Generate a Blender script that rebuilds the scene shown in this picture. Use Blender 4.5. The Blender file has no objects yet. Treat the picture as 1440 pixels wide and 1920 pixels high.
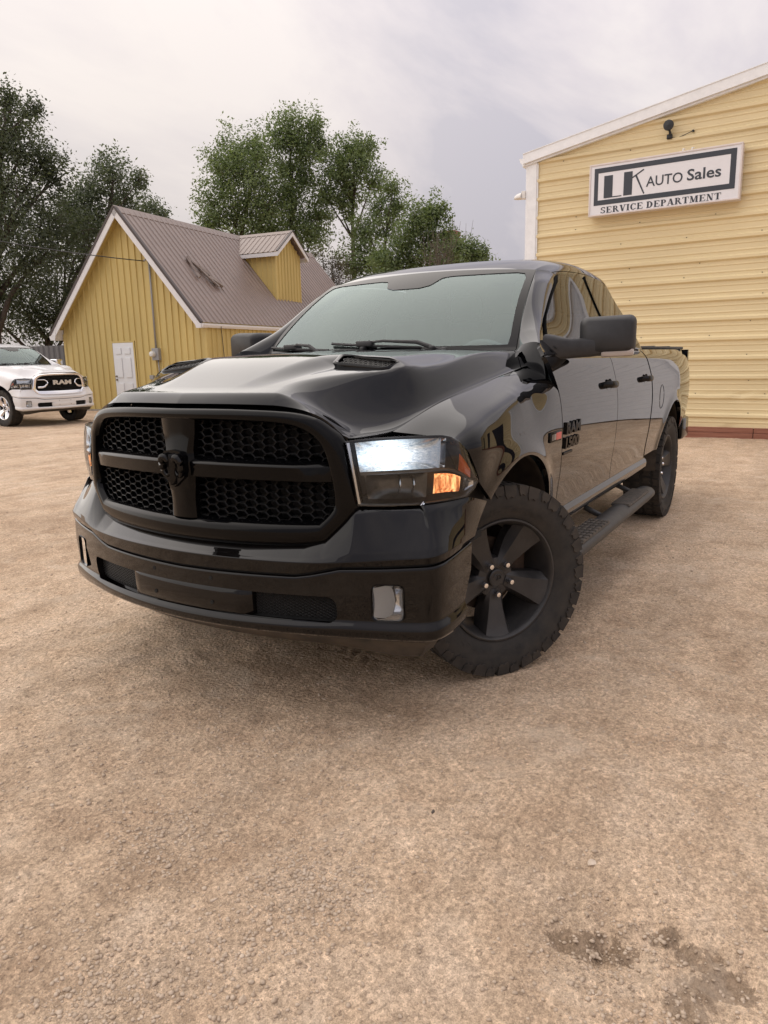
import bpy, bmesh, math, random
import numpy as np
from mathutils import Vector, Matrix

SC = bpy.context.scene
COL = SC.collection
R = math.radians

# ------------------------------------------------------------------ camera
SC.render.resolution_x = 768
SC.render.resolution_y = 1024
cd = bpy.data.cameras.new('camera')
cam = bpy.data.objects.new('camera', cd)
COL.objects.link(cam)
SC.camera = cam
cd.sensor_fit = 'HORIZONTAL'
cd.sensor_width = 36.0
cd.lens = 1367.88 / 1440 * 36
cd.clip_start = 0.05
cd.clip_end = 4000
CPOS = Vector((2.8937, 2.0668, 1.3601))
_yaw, _pit, _rol = R(210.9419), R(-11.8526), R(-1.2599)
_f = Vector((math.cos(_yaw) * math.cos(_pit), math.sin(_yaw) * math.cos(_pit), math.sin(_pit)))
_r = Vector((math.sin(_yaw), -math.cos(_yaw), 0))
_u = _r.cross(_f)
_r2 = _r * math.cos(_rol) + _u * math.sin(_rol)
_u2 = _u * math.cos(_rol) - _r * math.sin(_rol)
cam.matrix_world = Matrix((( _r2.x, _u2.x, -_f.x, CPOS.x), (_r2.y, _u2.y, -_f.y, CPOS.y), (_r2.z, _u2.z, -_f.z, CPOS.z), (0, 0, 0, 1)))


def ground_at(px, dist):
    """ground position seen in picture column px (of 1440) at a horizontal distance"""
    a = _yaw - math.atan((px - 720) / 1367.88)
    return Vector((CPOS.x + dist * math.cos(a), CPOS.y + dist * math.sin(a), 0))


# ------------------------------------------------------------------ world, sun, exposure
SUN_AZ, SUN_EL = R(282), R(42)
w = bpy.data.worlds.new('World')
SC.world = w
w.use_nodes = True
nt = w.node_tree
nt.nodes.clear()


def N(tree, kind, **kw):
    n = tree.nodes.new('ShaderNode' + kind)
    for k, v in kw.items():
        if k.startswith('i_'):
            key = k[2:].replace('_', ' ')
            n.inputs[key].default_value = v
        else:
            setattr(n, k, v)
    return n


def Lk(tree, a, b):
    tree.links.new(a, b)


def ramp(tree, stops, interp='LINEAR'):
    n = tree.nodes.new('ShaderNodeValToRGB')
    cr = n.color_ramp
    cr.interpolation = interp
    while len(cr.elements) < len(stops):
        cr.elements.new(0.5)
    for e, (p, c) in zip(cr.elements, stops):
        e.position = p
        e.color = (c[0], c[1], c[2], 1) if not isinstance(c, (int, float)) else (c, c, c, 1)
    return n


def math_n(tree, op, a=None, b=None, c=None, clamp=False):
    n = tree.nodes.new('ShaderNodeMath')
    n.operation = op
    n.use_clamp = clamp
    for i, v in enumerate((a, b, c)):
        if v is None:
            continue
        if isinstance(v, (int, float)):
            n.inputs[i].default_value = v
        else:
            tree.links.new(v, n.inputs[i])
    return n.outputs[0]


def mixc(tree, f, a, b, mode='MIX'):
    n = tree.nodes.new('ShaderNodeMix')
    n.data_type = 'RGBA'
    n.blend_type = mode
    for s, v in ((0, f), (6, a), (7, b)):
        if isinstance(v, (int, float)):
            n.inputs[s].default_value = v
        elif isinstance(v, tuple):
            n.inputs[s].default_value = (v[0], v[1], v[2], 1)
        else:
            tree.links.new(v, n.inputs[s])
    return n.outputs[2]


_sky = N(nt, 'TexSky', sky_type='NISHITA', sun_disc=False, sun_elevation=SUN_EL, sun_rotation=R(90) - SUN_AZ,
         air_density=1.0, dust_density=4.0, ozone_density=1.0)
_tc = N(nt, 'TexCoord')
_sep = N(nt, 'SeparateXYZ')
Lk(nt, _tc.outputs['Generated'], _sep.inputs[0])
_den = math_n(nt, 'ADD', math_n(nt, 'MAXIMUM', _sep.outputs[2], 0.0), 0.22)
_cx = math_n(nt, 'DIVIDE', _sep.outputs[0], _den)
_cy = math_n(nt, 'DIVIDE', _sep.outputs[1], _den)
_cmb = N(nt, 'CombineXYZ')
Lk(nt, _cx, _cmb.inputs[0])
Lk(nt, _cy, _cmb.inputs[1])
_mp = N(nt, 'Mapping')
_mp.inputs['Rotation'].default_value = (0, 0, R(35))
_mp.inputs['Scale'].default_value = (0.7, 1.5, 1)
Lk(nt, _cmb.outputs[0], _mp.inputs[0])
_n1 = N(nt, 'TexNoise', i_Scale=1.15, i_Detail=7.0, i_Roughness=0.56, i_Distortion=0.35)
Lk(nt, _mp.outputs[0], _n1.inputs['Vector'])
_n2 = N(nt, 'TexNoise', i_Scale=0.42, i_Detail=3.0, i_Roughness=0.5)
Lk(nt, _mp.outputs[0], _n2.inputs['Vector'])
_nm = math_n(nt, 'ADD', math_n(nt, 'MULTIPLY', _n1.outputs[0], 0.6), math_n(nt, 'MULTIPLY', _n2.outputs[0], 0.4))
_cr = ramp(nt, [(0.43, (5.3, 5.0, 5.5)), (0.5, (6.7, 6.15, 6.35)), (0.565, (8.0, 7.35, 7.15))])
Lk(nt, _nm, _cr.inputs[0])
# thin cloud is brighter and warmer towards the veiled sun
_ga, _ge = R(232), R(13)
_sd = (math.cos(_ga) * math.cos(_ge), math.sin(_ga) * math.cos(_ge), math.sin(_ge))
_dot = N(nt, 'VectorMath', operation='DOT_PRODUCT')
Lk(nt, _tc.outputs['Generated'], _dot.inputs[0])
_dot.inputs[1].default_value = _sd
_gl = math_n(nt, 'POWER', math_n(nt, 'MAXIMUM', _dot.outputs['Value'], 0.0), 14.0)
_warm = mixc(nt, math_n(nt, 'MULTIPLY', _gl, 0.6), _cr.outputs[0], (8.2, 7.4, 6.7))
# an overcast sky grows brighter towards the zenith
_zf = math_n(nt, 'ADD', math_n(nt, 'MULTIPLY', math_n(nt, 'MAXIMUM', _sep.outputs[2], 0.0), 1.20), 0.84)
_vm = N(nt, 'VectorMath', operation='SCALE')
Lk(nt, _warm, _vm.inputs[0]); Lk(nt, _zf, _vm.inputs[3])
_cloud = mixc(nt, 0.9, _sky.outputs[0], _vm.outputs[0])
_bg = N(nt, 'Background', i_Strength=0.0735)
Lk(nt, _cloud, _bg.inputs[0])
_wo = N(nt, 'OutputWorld')
Lk(nt, _bg.outputs[0], _wo.inputs[0])

sl = bpy.data.lights.new('sun', 'SUN')
sl.energy = 1.5
sl.angle = R(120)
sl.color = (1.0, 0.93, 0.82)
sun = bpy.data.objects.new('sun', sl)
COL.objects.link(sun)
sun.rotation_euler = Vector((math.cos(SUN_AZ) * math.cos(SUN_EL), math.sin(SUN_AZ) * math.cos(SUN_EL), math.sin(SUN_EL))).to_track_quat('Z', 'Y').to_euler()

vs = SC.view_settings
vs.view_transform = 'Standard'
vs.look = 'None'
vs.exposure = 0.5
vs.gamma = 1.0
vs.use_curve_mapping = False


# ------------------------------------------------------------------ object helpers
def tag(o, label=None, cat=None, group=None, kind=None):
    if label: o['label'] = label
    if cat: o['category'] = cat
    if group: o['group'] = group
    if kind: o['kind'] = kind
    return o


def empty(name, loc=(0, 0, 0), rz=0.0):
    o = bpy.data.objects.new(name, None)
    o.empty_display_size = 0.2
    COL.objects.link(o)
    o.location = loc
    o.rotation_euler = (0, 0, rz)
    return o


def link(name, me, parent=None):
    o = bpy.data.objects.new(name, me)
    COL.objects.link(o)
    if parent is not None:
        o.parent = parent
    return o


def mesh(name, V, F, mat=None, smooth=False, angle=None, mats=None, midx=None):
    me = bpy.data.meshes.new(name)
    V = [tuple(map(float, v)) for v in V]
    me.from_pydata(V, [], [list(f) for f in F])
    if mats:
        for m in mats: me.materials.append(m)
        if midx is not None:
            me.polygons.foreach_set('material_index', np.array(midx, dtype=np.int32))
    elif mat:
        me.materials.append(mat)
    me.validate()
    if smooth:
        me.polygons.foreach_set('use_smooth', np.ones(len(me.polygons), dtype=bool))
        if angle:
            me.set_sharp_from_angle(angle=R(angle))
    me.update()
    return me


def obj(name, V, F, mat=None, parent=None, smooth=False, angle=None, mats=None, midx=None):
    return link(name, mesh(name, V, F, mat, smooth, angle, mats, midx), parent)


class MB:
    """collects simple shapes into one mesh"""
    def __init__(s):
        s.V = []; s.F = []; s.M = []

    def add(s, V, F, m=0):
        b = len(s.V)
        s.V += [tuple(v) for v in V]
        s.F += [[i + b for i in f] for f in F]
        s.M += [m] * len(F)
        return s

    def box(s, lo, hi, m=0, mat=None):
        x0, y0, z0 = lo; x1, y1, z1 = hi
        V = [(x0, y0, z0), (x1, y0, z0), (x1, y1, z0), (x0, y1, z0), (x0, y0, z1), (x1, y0, z1), (x1, y1, z1), (x0, y1, z1)]
        if mat is not None: V = [tuple(mat @ Vector(v)) for v in V]
        return s.add(V, [(0, 3, 2, 1), (4, 5, 6, 7), (0, 1, 5, 4), (1, 2, 6, 5), (2, 3, 7, 6), (3, 0, 4, 7)], m)

    def bbox(s, lo, hi, b=0.01, m=0, mat=None):
        """box with chamfered edges"""
        c = [(lo[i] + hi[i]) / 2 for i in range(3)]; h = [(hi[i] - lo[i]) / 2 for i in range(3)]
        b = min(b, min(h) * 0.9)
        bm = bmesh.new()
        bmesh.ops.create_cube(bm, size=2)
        for v in bm.verts: v.co = Vector((v.co.x * h[0], v.co.y * h[1], v.co.z * h[2]))
        bmesh.ops.bevel(bm, geom=bm.edges[:], offset=b, segments=2, affect='EDGES', profile=0.5)
        V = [Vector(v.co) + Vector(c) for v in bm.verts]
        if mat is not None: V = [mat @ v for v in V]
        bm.verts.index_update()
        F = [[v.index for v in f.verts] for f in bm.faces]
        bm.free()
        return s.add(V, F, m)

    def tube(s, pts, rad, n=8, m=0, caps=True, sy=1.0):
        pts = [Vector(p) for p in pts]
        rad = rad if isinstance(rad, (list, tuple)) else [rad] * len(pts)
        V = []; F = []
        up = Vector((0, 0, 1))
        for i, p in enumerate(pts):
            t = (pts[min(i + 1, len(pts) - 1)] - pts[max(i - 1, 0)])
            t = t.normalized() if t.length > 1e-9 else Vector((0, 0, 1))
            a = t.cross(up if abs(t.z) < 0.95 else Vector((1, 0, 0))).normalized()
            b = a.cross(t)
            for k in range(n):
                th = 2 * math.pi * k / n
                V.append(p + a * (math.cos(th) * rad[i]) + b * (math.sin(th) * rad[i] * sy))
        for i in range(len(pts) - 1):
            for k in range(n):
                F.append((i * n + k, i * n + (k + 1) % n, (i + 1) * n + (k + 1) % n, (i + 1) * n + k))
        if caps:
            F.append(tuple(range(n))[::-1]); F.append(tuple((len(pts) - 1) * n + k for k in range(n)))
        return s.add(V, F, m)

    def prism(s, poly, fn, d0, d1, m=0):
        """polygon (a,b) list -> fn(a,b,d) extruded from d0 to d1"""
        n = len(poly)
        V = [fn(a, b, d0) for a, b in poly] + [fn(a, b, d1) for a, b in poly]
        F = [tuple(range(n)), tuple(range(2 * n - 1, n - 1, -1))]
        F += [(i, i + n, (i + 1) % n + n, (i + 1) % n) for i in range(n)]
        return s.add(V, F, m)

    def rings(s, rs, close=True, cap0=False, cap1=False, m=0):
        n = len(rs[0])
        V = [p for r in rs for p in r]; F = []
        for i in range(len(rs) - 1):
            for k in range(n if close else n - 1):
                F.append((i * n + k, i * n + (k + 1) % n, (i + 1) * n + (k + 1) % n, (i + 1) * n + k))
        if cap0: F.append(tuple(range(n))[::-1])
        if cap1: F.append(tuple((len(rs) - 1) * n + k for k in range(n)))
        return s.add(V, F, m)

    def lathe(s, prof, n, fn, m=0):
        """prof list of (r,h); fn(x,y,h) places"""
        rs = []
        for r, h in prof:
            rs.append([fn(r * math.cos(2 * math.pi * k / n), r * math.sin(2 * math.pi * k / n), h) for k in range(n)])
        return s.rings(rs, m=m)

    def build(s, name, mat=None, parent=None, smooth=False, angle=None, mats=None):
        return obj(name, s.V, s.F, mat, parent, smooth, angle, mats, s.M if mats else None)


def fix_normals(o):
    bm = bmesh.new(); bm.from_mesh(o.data)
    bmesh.ops.recalc_face_normals(bm, faces=bm.faces[:])
    bm.to_mesh(o.data); bm.free()
    return o


def text_polys(body, size=1.0, bold=0.0, res=3):
    """filled text as (verts2d, faces)"""
    c = bpy.data.curves.new('t', 'FONT')
    c.body = body; c.size = size; c.offset = bold; c.resolution_u = res
    o = bpy.data.objects.new('t', c)
    COL.objects.link(o)
    dg = bpy.context.evaluated_depsgraph_get()
    me = bpy.data.meshes.new_from_object(o.evaluated_get(dg))
    V = np.array([v.co[:] for v in me.vertices]) if len(me.vertices) else np.zeros((0, 3))
    F = [list(p.vertices) for p in me.polygons]
    bpy.data.objects.remove(o); bpy.data.meshes.remove(me); bpy.data.curves.remove(c)
    return V[:, :2], F


def text_solid(mb, body, fn, width, height, depth, bold=0.0, m=0):
    """text stretched to width x height, mapped by fn(a,b,d)"""
    V, F = text_polys(body, 1.0, bold)
    lo = V.min(0); hi = V.max(0)
    A = (V - lo) / (hi - lo) * np.array([width, height])
    n = len(A)
    VV = [fn(a, b, depth) for a, b in A] + [fn(a, b, 0.0) for a, b in A]
    FF = [f for f in F]
    cnt = {}
    for f in F:
        for i in range(len(f)):
            e = (f[i], f[(i + 1) % len(f)])
            cnt[e] = 1
    for (a, b) in list(cnt):
        if (b, a) not in cnt:
            FF.append([b, a, a + n, b + n])
    mb.add(VV, FF, m)


# ------------------------------------------------------------------ materials
MATS = {}


def mat_new(name):
    m = bpy.data.materials.new(name)
    m.use_nodes = True
    t = m.node_tree
    t.nodes.clear()
    out = N(t, 'OutputMaterial')
    MATS[name] = m
    return m, t, out


def pbr(name, col, rough=0.5, metal=0.0, coat=0.0, coat_rough=0.03, var=0.0, vscale=8.0, bump=0.0, bscale=60.0, spec=0.5,
        emit=None, estr=0.0, rvar=0.0, col2=None, trans=0.0, bdist=0.01, streak=None):
    m, t, out = mat_new(name)
    p = N(t, 'BsdfPrincipled')
    p.inputs['Base Color'].default_value = (*col, 1)
    p.inputs['Roughness'].default_value = rough
    p.inputs['Metallic'].default_value = metal
    p.inputs['Coat Weight'].default_value = coat
    p.inputs['Coat Roughness'].default_value = coat_rough
    p.inputs['Specular IOR Level'].default_value = spec
    tc = N(t, 'TexCoord')
    if var > 0 or col2 is not None:
        mp = N(t, 'Mapping')
        if streak: mp.inputs['Scale'].default_value = streak
        Lk(t, tc.outputs['Object'], mp.inputs[0])
        nz = N(t, 'TexNoise', i_Scale=vscale, i_Detail=5.0, i_Roughness=0.6)
        Lk(t, mp.outputs[0], nz.inputs['Vector'])
        c2 = col2 if col2 is not None else tuple(min(1, c * (1 + var)) for c in col)
        c1 = col if col2 is not None else tuple(c * (1 - var) for c in col)
        rp = ramp(t, [(0.3, c1), (0.7, c2)])
        Lk(t, nz.outputs[0], rp.inputs[0])
        Lk(t, rp.outputs[0], p.inputs['Base Color'])
        if rvar > 0:
            mr = N(t, 'MapRange')
            mr.inputs['To Min'].default_value = max(0, rough - rvar); mr.inputs['To Max'].default_value = rough + rvar
            Lk(t, nz.outputs[0], mr.inputs[0])
            Lk(t, mr.outputs[0], p.inputs['Roughness'])
    if bump > 0:
        nb = N(t, 'TexNoise', i_Scale=bscale, i_Detail=4.0, i_Roughness=0.6)
        Lk(t, tc.outputs['Object'], nb.inputs['Vector'])
        bp = N(t, 'Bump', i_Strength=bump, i_Distance=bdist)
        Lk(t, nb.outputs[0], bp.inputs['Height'])
        Lk(t, bp.outputs[0], p.inputs['Normal'])
    if emit is not None:
        p.inputs['Emission Color'].default_value = (*emit, 1)
        p.inputs['Emission Strength'].default_value = estr
    Lk(t, p.outputs[0], out.inputs[0])
    return m


def glass(name, tint=(0.75, 0.82, 0.8), rough=0.0, ior=1.5, boost=0.0, film=0.0, gcol=(0.95, 0.97, 1.0)):
    """thin sheet of glass: fresnel mirror over tinted transparency"""
    m, t, out = mat_new(name)
    fr = N(t, 'Fresnel', i_IOR=ior)
    f = math_n(t, 'ADD', fr.outputs[0], boost, clamp=True)
    g = N(t, 'BsdfGlossy')
    g.inputs['Roughness'].default_value = rough
    g.inputs['Color'].default_value = (*gcol, 1)
    tr = N(t, 'BsdfTransparent')
    tr.inputs[0].default_value = (*tint, 1)
    base = tr.outputs[0]
    if film > 0:   # pale green diffuse film: dust, plus sky glare put into its colour
        df = N(t, 'BsdfDiffuse'); df.inputs[0].default_value = (.62, .72, .70, 1)
        mf = N(t, 'MixShader'); mf.inputs[0].default_value = film
        Lk(t, base, mf.inputs[1]); Lk(t, df.outputs[0], mf.inputs[2]); base = mf.outputs[0]
    mx = N(t, 'MixShader')
    Lk(t, f, mx.inputs[0]); Lk(t, base, mx.inputs[1]); Lk(t, g.outputs[0], mx.inputs[2])
    Lk(t, mx.outputs[0], out.inputs[0])
    return m


# numeric helpers ----------------------------------------------------
def sstep(a, b, x):
    t = np.clip((np.asarray(x, float) - a) / (b - a), 0, 1)
    return t * t * (3 - 2 * t)


class Spl:
    """natural cubic spline through (x,y); linear beyond the ends"""
    def __init__(s, xs, ys):
        o = np.argsort(xs)
        x = np.array(xs, float)[o]; y = np.array(ys, float)[o]
        n = len(x); h = np.diff(x)
        A = np.zeros((n, n)); b = np.zeros(n); A[0, 0] = A[-1, -1] = 1
        for i in range(1, n - 1):
            A[i, i - 1] = h[i - 1]; A[i, i] = 2 * (h[i - 1] + h[i]); A[i, i + 1] = h[i]
            b[i] = 6 * ((y[i + 1] - y[i]) / h[i] - (y[i] - y[i - 1]) / h[i - 1])
        s.x, s.y, s.m, s.h = x, y, np.linalg.solve(A, b), h

    def __call__(s, q):
        q = np.asarray(q, float)
        i = np.clip(np.searchsorted(s.x, q) - 1, 0, len(s.x) - 2)
        qc = np.clip(q, s.x[0], s.x[-1])
        h = s.h[i]; a = (s.x[i + 1] - qc) / h; b = (qc - s.x[i]) / h
        v = a * s.y[i] + b * s.y[i + 1] + ((a ** 3 - a) * s.m[i] + (b ** 3 - b) * s.m[i + 1]) * h * h / 6
        d0 = (s.y[1] - s.y[0]) / s.h[0] - s.h[0] * (2 * s.m[0] + s.m[1]) / 6
        d1 = (s.y[-1] - s.y[-2]) / s.h[-1] + s.h[-1] * (s.m[-2] + 2 * s.m[-1]) / 6
        return v + np.minimum(q - s.x[0], 0) * d0 + np.maximum(q - s.x[-1], 0) * d1


def lin(xs, ys):
    o = np.argsort(xs)
    x = np.array(xs, float)[o]; y = np.array(ys, float)[o]
    return lambda q: np.interp(q, x, y)


class Crv:
    """space curve through points, chord parameter normalised 0..1"""
    def __init__(s, pts, par=None):
        P = np.array(pts, float)
        if par is None:
            d = np.r_[0, np.cumsum(np.linalg.norm(np.diff(P, axis=0), axis=1))]
            par = d / d[-1]
        s.c = [Spl(par, P[:, i]) for i in range(P.shape[1])]

    def __call__(s, t):
        return np.stack([c(t) for c in s.c], -1)


def bspl_basis(n, k, t):
    """clamped uniform cubic B-spline basis: (len(t), n)"""
    t = np.clip(np.asarray(t, float), 0, 1 - 1e-9)
    kn = np.r_[np.zeros(k), np.linspace(0, 1, n - k + 1), np.ones(k)]
    B = ((t[:, None] >= kn[None, :-1]) & (t[:, None] < kn[None, 1:])).astype(float)
    for d in range(1, k + 1):
        a = np.zeros((len(t), len(kn) - 1 - d))
        for i in range(len(kn) - 1 - d):
            x = 0
            if kn[i + d] > kn[i]: x = (t - kn[i]) / (kn[i + d] - kn[i]) * B[:, i]
            if kn[i + d + 1] > kn[i + 1]: x = x + (kn[i + d + 1] - t) / (kn[i + d + 1] - kn[i + 1]) * B[:, i + 1]
            a[:, i] = x
        B = a
    return B


class Skin:
    """a trimmed parametric sheet: S(u,v)->(n,3); trims g(P)>=0 are kept; analytic normals, inward lip"""
    def __init__(s, S, us, vs, trims=(), flip=False, lip=0.012, liponly=None):
        us = np.asarray(us, float); vs = np.asarray(vs, float)
        U, V = np.meshgrid(us, vs, indexing='ij')
        uv = [tuple(x) for x in np.stack([U.ravel(), V.ravel()], 1)]
        nu, nv = len(us), len(vs)
        F = []
        for i in range(nu - 1):
            for j in range(nv - 1):
                a = i * nv + j
                F.append([a, a + nv, a + nv + 1, a + 1])
        P = S(U.ravel(), V.ravel())
        for g in trims:
            val = np.asarray(g(P), float)
            keep = val >= 0
            kl = keep.tolist()
            keys = {}
            for f in F:
                for k in range(len(f)):
                    a, b = f[k - 1], f[k]
                    if kl[a] != kl[b]: keys.setdefault((min(a, b), max(a, b)), len(keys))
            ext = {}
            if keys:
                E = np.array(list(keys)); UV = np.array(uv)
                ua, ub = UV[E[:, 0]], UV[E[:, 1]]
                vl = val[E[:, 0]].copy(); vh = val[E[:, 1]].copy()
                lo = np.zeros(len(E)); hi = np.ones(len(E))
                for it in range(7):
                    tt = lo + (hi - lo) * np.clip(vl / (vl - vh + 1e-30), .06, .94)
                    q = ua + (ub - ua) * tt[:, None]
                    gv = np.asarray(g(S(q[:, 0], q[:, 1])), float)
                    sm = (gv > 0) == (vl > 0)
                    lo = np.where(sm, tt, lo); vl = np.where(sm, gv, vl)
                    hi = np.where(sm, hi, tt); vh = np.where(sm, vh, gv)
                b0 = len(uv)
                uv += [tuple(x) for x in q]
                ext = {k: b0 + i for k, i in keys.items()}
            out = []
            for f in F:
                ins = [kl[i] for i in f]
                if all(ins): out.append(f); continue
                if not any(ins): continue
                nf = []
                for k in range(len(f)):
                    a, b = f[k], f[(k + 1) % len(f)]
                    if ins[k]: nf.append(a)
                    if ins[k] != ins[(k + 1) % len(f)]: nf.append(ext[(min(a, b), max(a, b))])
                nf2 = [x for k, x in enumerate(nf) if x != nf[k - 1]]
                if len(nf2) >= 3: out.append(nf2)
            F = out
            A = np.array(uv)
            P = S(A[:, 0], A[:, 1])
        A = np.array(uv)
        eu = (us[-1] - us[0]) * 2e-3; ev = (vs[-1] - vs[0]) * 2e-3
        du = S(np.clip(A[:, 0] + eu, us.min(), us.max()), A[:, 1]) - S(np.clip(A[:, 0] - eu, us.min(), us.max()), A[:, 1])
        dv = S(A[:, 0], np.clip(A[:, 1] + ev, vs.min(), vs.max())) - S(A[:, 0], np.clip(A[:, 1] - ev, vs.min(), vs.max()))
        Nn = np.cross(du, dv)
        Nn /= np.linalg.norm(Nn, axis=1)[:, None] + 1e-12
        ref = np.stack([np.clip(P[:, 0], -4.2, .5), 0 * P[:, 0], 0 * P[:, 0] + .8], -1)
        us_ = sorted({i for f in F for i in f})
        flip = flip if liponly else np.sum((Nn * (P - ref))[us_]) < 0
        if flip: Nn = -Nn
        # wind faces to agree with the normals
        f0 = F[len(F) // 2]
        gn = np.cross(P[f0[1]] - P[f0[0]], P[f0[2]] - P[f0[0]])
        if gn @ Nn[f0[0]] < 0: F = [f[::-1] for f in F]
        used = sorted({i for f in F for i in f})
        mp = {o: k for k, o in enumerate(used)}
        s.P = P[used]; s.N = Nn[used]
        s.F = [[mp[i] for i in f] for f in F]
        s.LN = [[s.N[i] for i in f] for f in s.F]
        if lip > 0: s.addlip(lip)

    def addlip(s, d):
        ed = {}
        for f in s.F:
            for k in range(len(f)): ed[(f[k], f[(k + 1) % len(f)])] = 1
        bd = [(a, b) for (a, b) in ed if (b, a) not in ed]
        if not bd: return
        vsx = sorted({i for e in bd for i in e})
        base = len(s.P)
        ix = {v: base + k for k, v in enumerate(vsx)}
        s.P = np.vstack([s.P, s.P[vsx] - s.N[vsx] * d])
        s.N = np.vstack([s.N, s.N[vsx]])
        for a, b in bd:
            f = [b, a, ix[a], ix[b]]
            n = np.cross(s.P[a] - s.P[b], s.P[ix[a]] - s.P[a]); n = n / (np.linalg.norm(n) + 1e-12)
            s.F.append(f); s.LN.append([n] * 4)

    def mirror(s):
        o = object.__new__(Skin)
        o.P = s.P * [1, -1, 1]; o.N = s.N * [1, -1, 1]
        o.F = [f[::-1] for f in s.F]; o.LN = [[n * np.array([1, -1, 1]) for n in l][::-1] for l in s.LN]
        return o


def skin_obj(name, skins, mat, parent=None):
    if not isinstance(skins, (list, tuple)): skins = [skins]
    V = []; F = []; L = []
    for s in skins:
        b = len(V)
        V += [tuple(p) for p in s.P]; F += [[i + b for i in f] for f in s.F]; L += [n for l in s.LN for n in l]
    me = bpy.data.meshes.new(name)
    me.from_pydata([tuple(map(float, v)) for v in V], [], F)
    me.materials.append(mat)
    me.polygons.foreach_set('use_smooth', np.ones(len(me.polygons), dtype=bool))
    me.update()
    me.normals_split_custom_set([tuple(map(float, n)) for n in L])
    return link(name, me, parent)


def poly_sd(poly):
    """signed distance (inside positive) to a closed polygon in 2d, vectorised"""
    Q = np.array(poly, float)

    def f(X, Y):
        X = np.asarray(X, float); Y = np.asarray(Y, float)
        d = np.full(X.shape, 1e9); ins = np.zeros(X.shape, bool)
        n = len(Q)
        for i in range(n):
            a = Q[i]; b = Q[(i + 1) % n]; e = b - a
            t = np.clip(((X - a[0]) * e[0] + (Y - a[1]) * e[1]) / (e @ e), 0, 1)
            d = np.minimum(d, np.hypot(X - a[0] - t * e[0], Y - a[1] - t * e[1]))
            c = ((a[1] > Y) != (b[1] > Y))
            with np.errstate(divide='ignore', invalid='ignore'):
                xi = (b[0] - a[0]) * (Y - a[1]) / (b[1] - a[1] + 1e-15) + a[0]
            ins ^= c & (X < xi)
        return np.where(ins, d, -d)
    return f


def rrect(cx, cy, hx, hy, r, n=5, sk=0.0):
    out = []
    for qx, qy, a0 in ((1, 1, 0), (-1, 1, 90), (-1, -1, 180), (1, -1, 270)):
        for k in range(n + 1):
            a = R(a0 + 90 * k / n)
            y = cy + qy * (hy - r) + r * math.sin(a)
            out.append((cx + qx * (hx - r) + r * math.cos(a) + sk * (y - cy), y))
    return out


def vnoise(X, Y, seed=0):
    """smooth value noise in 2d, -1..1"""
    X = np.asarray(X, float); Y = np.asarray(Y, float)
    xi = np.floor(X).astype(np.int64); yi = np.floor(Y).astype(np.int64)
    fx = X - xi; fy = Y - yi

    def h(a, b):
        n = (a * 374761393 + b * 668265263 + seed * 974634777) & 0x7fffffff
        n = ((n ^ (n >> 13)) * 1274126177) & 0x7fffffff
        n = n ^ (n >> 16)
        return (n & 0xffff) / 32767.5 - 1
    sx = fx * fx * (3 - 2 * fx); sy = fy * fy * (3 - 2 * fy)
    a = h(xi, yi) * (1 - sx) + h(xi + 1, yi) * sx
    b = h(xi, yi + 1) * (1 - sx) + h(xi + 1, yi + 1) * sx
    return a * (1 - sy) + b * sy
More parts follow.
